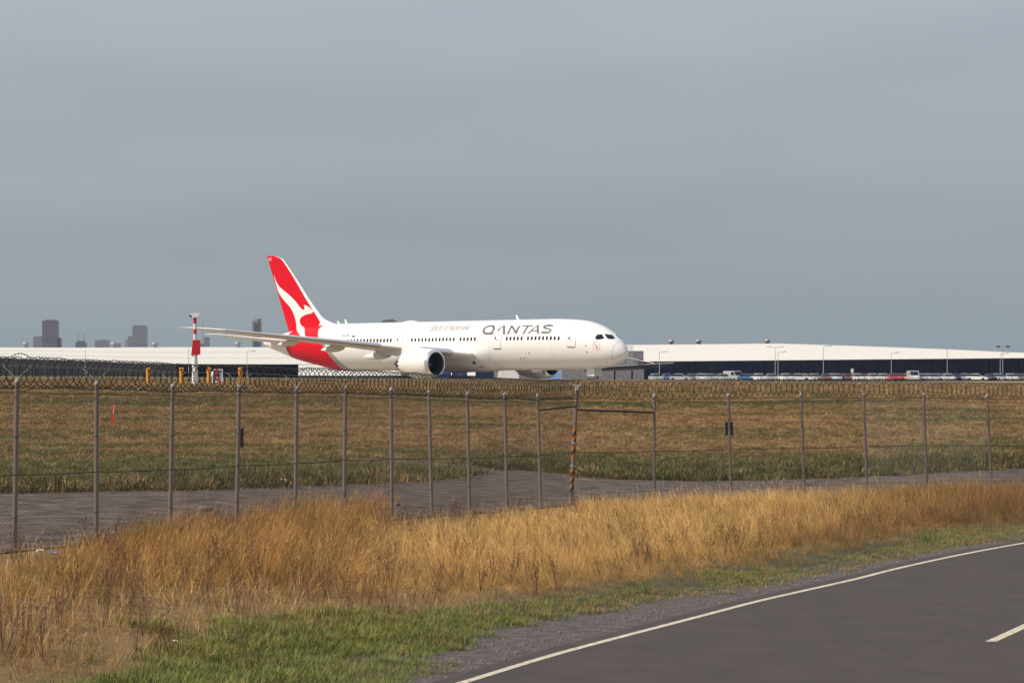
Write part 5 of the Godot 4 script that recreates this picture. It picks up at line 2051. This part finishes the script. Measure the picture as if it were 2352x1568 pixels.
func build_vegetation():
	var n1 := FastNoiseLite.new()
	n1.seed = 41
	n1.frequency = 1.0
	n1.fractal_octaves = 4
	var nz := FastNoiseLite.new()
	nz.seed = 63
	nz.frequency = 1.0
	nz.fractal_octaves = 3
	# --- verge between the road and the fence
	var tall_tfs := [[], [], []]
	var tall_cols := [[], [], []]
	var low_tfs := []
	var low_cols := []
	var green_tfs := []
	var green_cols := []
	for k in 200000:
		var d := sqrt(rng.randf_range(24.0 * 24.0, 92.0 * 92.0))
		var x := rng.randf_range(-1.0, 1.0) * (0.205 * d + 2.4)
		var e := off_road(x, d)
		if e < 0.15:
			continue
		var b := behind_fence(x, d)
		var p1 := nz.get_noise_2d(x * 0.25, d * 0.2)
		var p2 := nz.get_noise_2d(x * 0.8 + 30.0, d * 0.6)
		# bare foot of the track by the fence on the left
		var limit := 0.5 if x > 2.0 else lerpf(-1.2, 0.2, smoothstep(-8.5, -2.5, x))
		if b > limit + 0.9 * p2 and (b > limit + 2.0 or x > -2.0 or rng.randf() > 0.22):
			continue
		var clump := nz.get_noise_2d(x * 1.7 + 70.0, d * 1.3)
		if e > 5.5 and clump < -0.12 and rng.randf() < 0.75:
			continue
		var green_to := lerpf(lerpf(2.9, 4.9, smoothstep(27.5, 35.0, d)), 2.3, smoothstep(35.0, 44.0, d)) + 1.6 * p1 + 0.5 * p2
		var green_from := lerpf(0.5, 1.75, smoothstep(30.0, 36.0, d)) * lerpf(1.0, 0.35, smoothstep(37.0, 46.0, d)) + 0.5 * p2
		var tall_from := green_to + 0.4 + 0.5 * p1
		var pos := Vector3(x, land(x, d) - 0.01, -d)
		if e < green_from:
			continue
		if e < green_to + 0.5 * (rng.randf() - 0.5):
			# short grass: lush near the camera, thinner and mixed with straw further up the road
			var lush := 1.0 - smoothstep(35.0, 43.0, d + 5.0 * p1)
			if rng.randf() > lerpf(0.9, 1.0, lush):
				continue
			var dry := rng.randf() > clampf(lerpf(0.52, 0.93, lush) + 0.5 * p2, 0.1, 0.95)
			var tone := rng.randf_range(0.75, 1.25) * (1.0 + 0.35 * p2)
			var c := Vector3(0.145, 0.20, 0.034).lerp(Vector3(0.20, 0.215, 0.05), clampf(0.5 + p2, 0.0, 1.0))
			if dry:
				c = Vector3(0.33, 0.22, 0.09)
			var sc := rng.randf_range(0.7, 1.3) * lerpf(0.6, 1.0, lush) * (1.0 + 0.5 * p1)
			green_tfs.append(Transform3D(lean_basis(rng.randf() * TAU, rng.randf() * TAU, rng.randf() * 0.3, Vector3(sc, sc, sc)), pos))
			green_cols.append(Color(c.x * tone, c.y * tone, c.z * tone))
			continue
		var rise := smoothstep(tall_from - 0.4, tall_from + lerpf(4.6, 2.6, smoothstep(36.0, 48.0, d)), e)
		# drifts: pale lodged straw in the middle, orange-brown to the left, rusty at the right
		var pale := smoothstep(-3.6, -1.6, x + 0.5 * p1 - (d - 50.0) * 0.02) * (1.0 - smoothstep(3.5, 9.0, x - (d - 52.0) * 0.2)) * smoothstep(0.15, 0.6, rise)
		pale = clampf(pale + 0.35 * p1, 0.0, 1.0)
		var tone := rng.randf_range(0.86, 1.14) * (1.0 + 0.25 * p2)
		var c := Vector3(0.60, 0.315, 0.085).lerp(Vector3(0.84, 0.55, 0.205), pale)
		c = c.lerp(Vector3(0.24, 0.115, 0.045), clampf(0.65 * smoothstep(5.0, 12.0, x - (d - 60.0) * 0.15) + 1.3 * clampf(-p1, 0.0, 0.6) * (1.0 - 0.7 * pale), 0.0, 0.9))
		var p3 := nz.get_noise_2d(x * 0.45 + 90.0, d * 0.4 + 17.0)
		c = c.lerp(Vector3(0.34, 0.27, 0.10), 0.6 * smoothstep(0.12, 0.4, p3))
		c = c.lerp(Vector3(0.38, 0.23, 0.12), 0.6 * smoothstep(0.12, 0.4, -p3) * (1.0 - 0.6 * pale))
		if rng.randf() < 0.10:
			c = Vector3(0.13, 0.075, 0.04)
		if rng.randf() < 0.12 * (1.0 - pale) + 0.25 * (1.0 - rise):
			c = Vector3(0.14, 0.15, 0.04)
		var col := Color(c.x * tone, c.y * tone, c.z * tone)
		# the left part leans right, the pale drift leans left, as if combed by wind
		var ld := 0.15 if x < -2.2 + (d - 50.0) * 0.05 else PI - 0.2
		ld += 0.8 * p2
		var lean := (0.12 + 0.42 * pale + 0.2 * absf(p1)) * rng.randf_range(0.2, 1.7)
		var lodged := smoothstep(0.10, 0.32, nz.get_noise_2d(x * 0.6 + 200.0, d * 0.45))
		lean += 0.75 * lodged * rng.randf_range(0.5, 1.3)
		if rng.randf() < 0.22:
			ld = rng.randf() * TAU
			lean = rng.randf_range(0.2, 1.1)
		var sc := lerpf(0.34, 1.0, rise) * rng.randf_range(0.55, 1.2) * (1.0 + 0.45 * p1) * (1.0 + 0.6 * clump)
		# low by the fence, except for the tall stand left of the middle
		var stand := smoothstep(-7.6, -6.4, x) * (1.0 - smoothstep(-3.4, -2.2, x))
		sc *= lerpf(lerpf(0.22, 0.95, stand), 1.0, smoothstep(-0.5, -5.5, b)) * 0.66
		var tf := Transform3D(lean_basis(rng.randf() * TAU, ld, lean, Vector3(sc, sc, sc)), pos)
		if sc < 0.45 and rng.randf() < 0.7:
			low_tfs.append(tf)
			low_cols.append(col)
		else:
			var kk := rng.randi() % 3
			tall_tfs[kk].append(tf)
			tall_cols[kk].append(col)
	var tall_m := [tuft(101, 20, 0.76, 0.15, 0.34, 0.0026, 0.2), tuft(102, 18, 0.90, 0.17, 0.45, 0.0026, 0.25), tuft(103, 22, 0.60, 0.18, 0.62, 0.0028, 0.15)]
	var lab := ["tall dry straw-coloured grass along the verge before the fence", "taller seeding dry grass mixed through the verge", "shorter bent dry grass filling the verge"]
	for k in 3:
		tag(scatter("dry_grass", tall_m[k], M.blade, tall_tfs[k], tall_cols[k]), lab[k], "dry grass", "", "stuff")
	tag(scatter("stubble_grass", tuft(104, 14, 0.42, 0.16, 0.8, 0.0036, 0.1), M.blade, low_tfs, low_cols), "low brown stubble between green verge and tall grass", "dry grass", "", "stuff")
	tag(scatter("green_grass", tuft(105, 24, 0.125, 0.13, 0.8, 0.0032, 0.0, 0.7), M.blade, green_tfs, green_cols), "short green grass growing beside the gravel shoulder", "grass", "", "stuff")
	# a few long single stems arching over the rest
	var stems := []
	var scol := []
	for k in 12500:
		var d := rng.randf_range(27.0, 74.0)
		var x := rng.randf_range(-0.2, 0.18) * d
		var away := off_road(x, d)
		var bf := behind_fence(x, d)
		if away < 3.4 or bf > -0.1 or nz.get_noise_2d(x * 0.9 + 5.0, d * 0.7) < -0.15:
			continue
		var sc := rng.randf_range(0.45, 0.8) * lerpf(0.5, 1.0, smoothstep(3.4, 6.5, away)) * lerpf(0.6, 1.0, smoothstep(-0.1, -4.0, bf))
		if rng.randf() < 0.03:
			sc *= 1.5
		stems.append(Transform3D(lean_basis(rng.randf() * TAU, rng.randf() * TAU, rng.randf() * 0.8, Vector3(sc, sc, sc)), Vector3(x, land(x, d), -d)))
		var t := rng.randf_range(0.8, 1.3)
		scol.append(Color(0.70 * t, 0.46 * t, 0.18 * t))
	tag(scatter("seed_stalks", tuft(106, 3, 1.0, 0.12, 0.6, 0.0042, 0.5, 0.3), M.blade, stems, scol), "long pale seed stalks arching above the dry verge", "grass", "", "stuff")
	# rusty seeding docks and dead thistles standing in the lower, thinner grass
	var dock := []
	var dcol := []
	for k in 5200:
		var d := rng.randf_range(27.0, 66.0)
		var x := rng.randf_range(-0.2, 0.2) * d
		var e := off_road(x, d)
		if e < 3.2 or behind_fence(x, d) > -0.6 or nz.get_noise_2d(x * 0.5 + 11.0, d * 0.5) < 0.02:
			continue
		var sc := rng.randf_range(0.5, 1.15)
		dock.append(Transform3D(lean_basis(rng.randf() * TAU, rng.randf() * TAU, rng.randf() * 0.35, Vector3(sc, sc, sc)), Vector3(x, land(x, d), -d)))
		var t := rng.randf_range(0.6, 1.3)
		dcol.append(Color(0.15 * t, 0.075 * t, 0.04 * t))
	tag(scatter("seeding_docks", dock_mesh(), M.blade, dock, dcol), "dark rusty seed spikes of dock scattered through the dry grass", "weeds", "", "stuff")
	# --- airfield grass: short and mown, dry with green drifts; taller and green along the track
	var f_tfs := []
	var f_cols := []
	var t_tfs := []
	var t_cols := []
	for k in 180000:
		var d := sqrt(rng.randf_range(60.0 * 60.0, 236.0 * 236.0))
		d = lerpf(d, 60.0 + (d - 60.0) * 0.6, 0.5)
		var x := rng.randf_range(-1.0, 1.0) * (0.205 * d + 4.0)
		var b := behind_fence(x, d)
		if b < 1.0:
			continue
		var p2 := nz.get_noise_2d(x * 0.5 + 30.0, d * 0.3)
		var edge := track_far(x) + 0.8 * p2
		var aq := (x + 7.6) / 7.0
		var on_arm := aq > 0.0 and aq < 1.0 and d > lerpf(94.2, 87.0, pow(maxf(aq, 0.0), 1.6)) + 0.8 * p2 and d < lerpf(94.6, 93.4, aq) + 1.6 * sin(PI * aq)
		if d < edge or on_arm:
			continue
		var g := greenness(n1, x, d)
		var near_edge := 1.0 - smoothstep(2.0, 15.0, d - edge)
		var green_zone := 1.0 - smoothstep(6.0, lerpf(46.0, 24.0, smoothstep(-8.0, 4.0, x)), d - edge + 10.0 * p2)
		var tone := rng.randf_range(0.7, 1.3)
		var c := STRAW * 1.15
		c = c.lerp(RUSTY, clampf(0.4 + p2, 0.0, 1.0))
		if rng.randf() < clampf(g * 0.8 + green_zone * 0.55, 0.0, 0.9):
			c = GREEN.lerp(Vector3(0.085, 0.095, 0.028), near_edge)
		var pos := Vector3(x, land(x, d) - 0.01, -d)
		var sc := rng.randf_range(0.7, 1.3) * (1.0 + 1.3 * near_edge * rng.randf()) * lerpf(1.0, 1.5, smoothstep(110.0, 220.0, d))
		f_tfs.append(Transform3D(lean_basis(rng.randf() * TAU, rng.randf() * TAU, rng.randf() * 0.35, Vector3(sc * 1.2, sc, sc * 1.2)), pos))
		f_cols.append(Color(c.x * tone, c.y * tone, c.z * tone))
		if near_edge > 0.35 and rng.randf() < 0.5:
			var t2 := rng.randf_range(0.7, 1.2)
			t_tfs.append(Transform3D(lean_basis(rng.randf() * TAU, rng.randf() * TAU, rng.randf() * 0.3, Vector3.ONE * rng.randf_range(0.6, 1.2)), pos))
			t_cols.append(Color(0.085 * t2, 0.088 * t2, 0.028 * t2) if rng.randf() < 0.62 else Color(0.25 * t2, 0.16 * t2, 0.07 * t2))
	tag(scatter("field_grass", tuft(111, 22, 0.13, 0.30, 0.8, 0.006, 0.0, 0.35), M.blade, f_tfs, f_cols), "mown brown and green airfield grass behind the fence", "grass", "", "stuff")
	tag(scatter("track_edge_grass", tuft(112, 20, 0.36, 0.24, 0.6, 0.004, 0.1, 0.5), M.blade, t_tfs, t_cols), "rank dark green grass along the far track edge", "grass", "", "stuff")

func track_far(x: float) -> float:
	var fe := [[-60.0, 62.0], [-20.0, 61.0], [-13.0, 62.5], [-8.0, 65.0], [-5.5, 70.5], [-3.5, 76.0], [-1.9, 81.5], [-1.0, 90.0], [0.3, 93.0], [1.6, 91.0], [3.5, 87.0], [6.0, 86.0], [9.0, 86.5], [12.0, 89.0], [16.0, 92.5], [20.0, 96.0], [40.0, 112.0]]
	for q in fe.size() - 1:
		if x >= fe[q][0] and x <= fe[q + 1][0]:
			return lerpf(fe[q][1], fe[q + 1][1], (x - fe[q][0]) / (fe[q + 1][0] - fe[q][0]))
	return 90.0

func weed(label: String, px: float, py: float, d: float, tall: float, blades: int, spread: float, sd: int, material: Material):
	var p := at(px, py, d)
	p.y = land(p.x, d)
	var o := thing("weed_plant", label, "weed", p, Basis(), "weeds on the verge")
	for k in 3:
		put("shoot", tuft(sd * 10 + k, blades, tall * (1.0 - 0.18 * k), spread, 0.7, 0.004, 0.3), material, o, Transform3D(Basis(Vector3.UP, k * 2.1), Vector3(cos(k * 2.1) * spread * 0.6, 0, sin(k * 2.1) * spread * 0.6)))

func build_small_things():
	weed("dark upright weed clump standing alone on the low verge", 1481, 1372, 42.5, 0.42, 14, 0.05, 1, M.weed)
	weed("wiry grey-brown weed left of the green verge tongue", 1200, 1418, 38.2, 0.5, 7, 0.06, 2, M.dark_stem)
	weed("dark green bushy weed at the right end of the verge", 2132, 1252, 55.8, 0.42, 34, 0.22, 4, M.weed)
	weed("brown dead weed above the green grass, lower left", 535, 1480, 33.0, 0.36, 16, 0.14, 6, M.rail)
	# litter and rubble caught in the grass
	var r := RandomNumberGenerator.new()
	r.seed = 5
	for q in [[402, 1500, 31.6, 0.032, "paper", "white crumpled paper scrap at the grass edge, lower left"], [92, 1280, 40.5, 0.05, "paper", "pale crumpled wrapper lying in the far left grass"], [122, 1288, 40.0, 0.06, "plastic_blue", "small light blue plastic scrap in the far left grass"], [653, 1112, 70.0, 0.09, "paper", "white rag at the edge of the gravel track"]]:
		var p := at(q[0], q[1], q[2])
		p.y = land(p.x, q[2]) + 0.06
		var rows := []
		for i in 5:
			var row := PackedVector3Array()
			for k in 5:
				row.append(Vector3((i - 2) * q[3] * 0.5, r.randf_range(-0.5, 0.8) * q[3] + 0.1, (k - 2) * q[3] * 0.4 + r.randf_range(-0.2, 0.2) * q[3]))
			rows.append(row)
		var s := Shape.new()
		s.grid(rows)
		tag(part("litter_scrap", s, M[q[4]], null, Transform3D(Basis(), p)), q[5], "litter", "litter on the verge")
	for q in [[305, 1232, 47.0, 0.17, "dark rock lying beyond the fence, lower left"], [470, 1196, 56.0, 0.16, "pale rubble lump at the fence foot, left of the tall grass"], [905, 1180, 63.0, 0.13, "small pale stone at the fence foot, mid picture"], [810, 1186, 60.0, 0.15, "brown earth clod at the fence foot behind tall grass"]]:
		var p := at(q[0], q[1], q[2])
		p.y = land(p.x, q[2])
		var s := Shape.new()
		var rows := []
		for i in 6:
			var row := PackedVector3Array()
			for k in 9:
				var a := TAU * k / 9.0
				var rr: float = q[3] * sin(PI * (i + 0.2) / 5.4) * r.randf_range(0.75, 1.15)
				row.append(Vector3(cos(a) * rr * 1.2, q[3] * (0.6 - 0.9 * cos(PI * i / 5.0)) * 0.6, sin(a) * rr))
			rows.append(row)
		s.grid(rows, true)
		tag(part("rock", s, M.stone if q[0] != 305 else M.rail, null, Transform3D(Basis(), p)), q[4], "rock", "rubble by the fence")
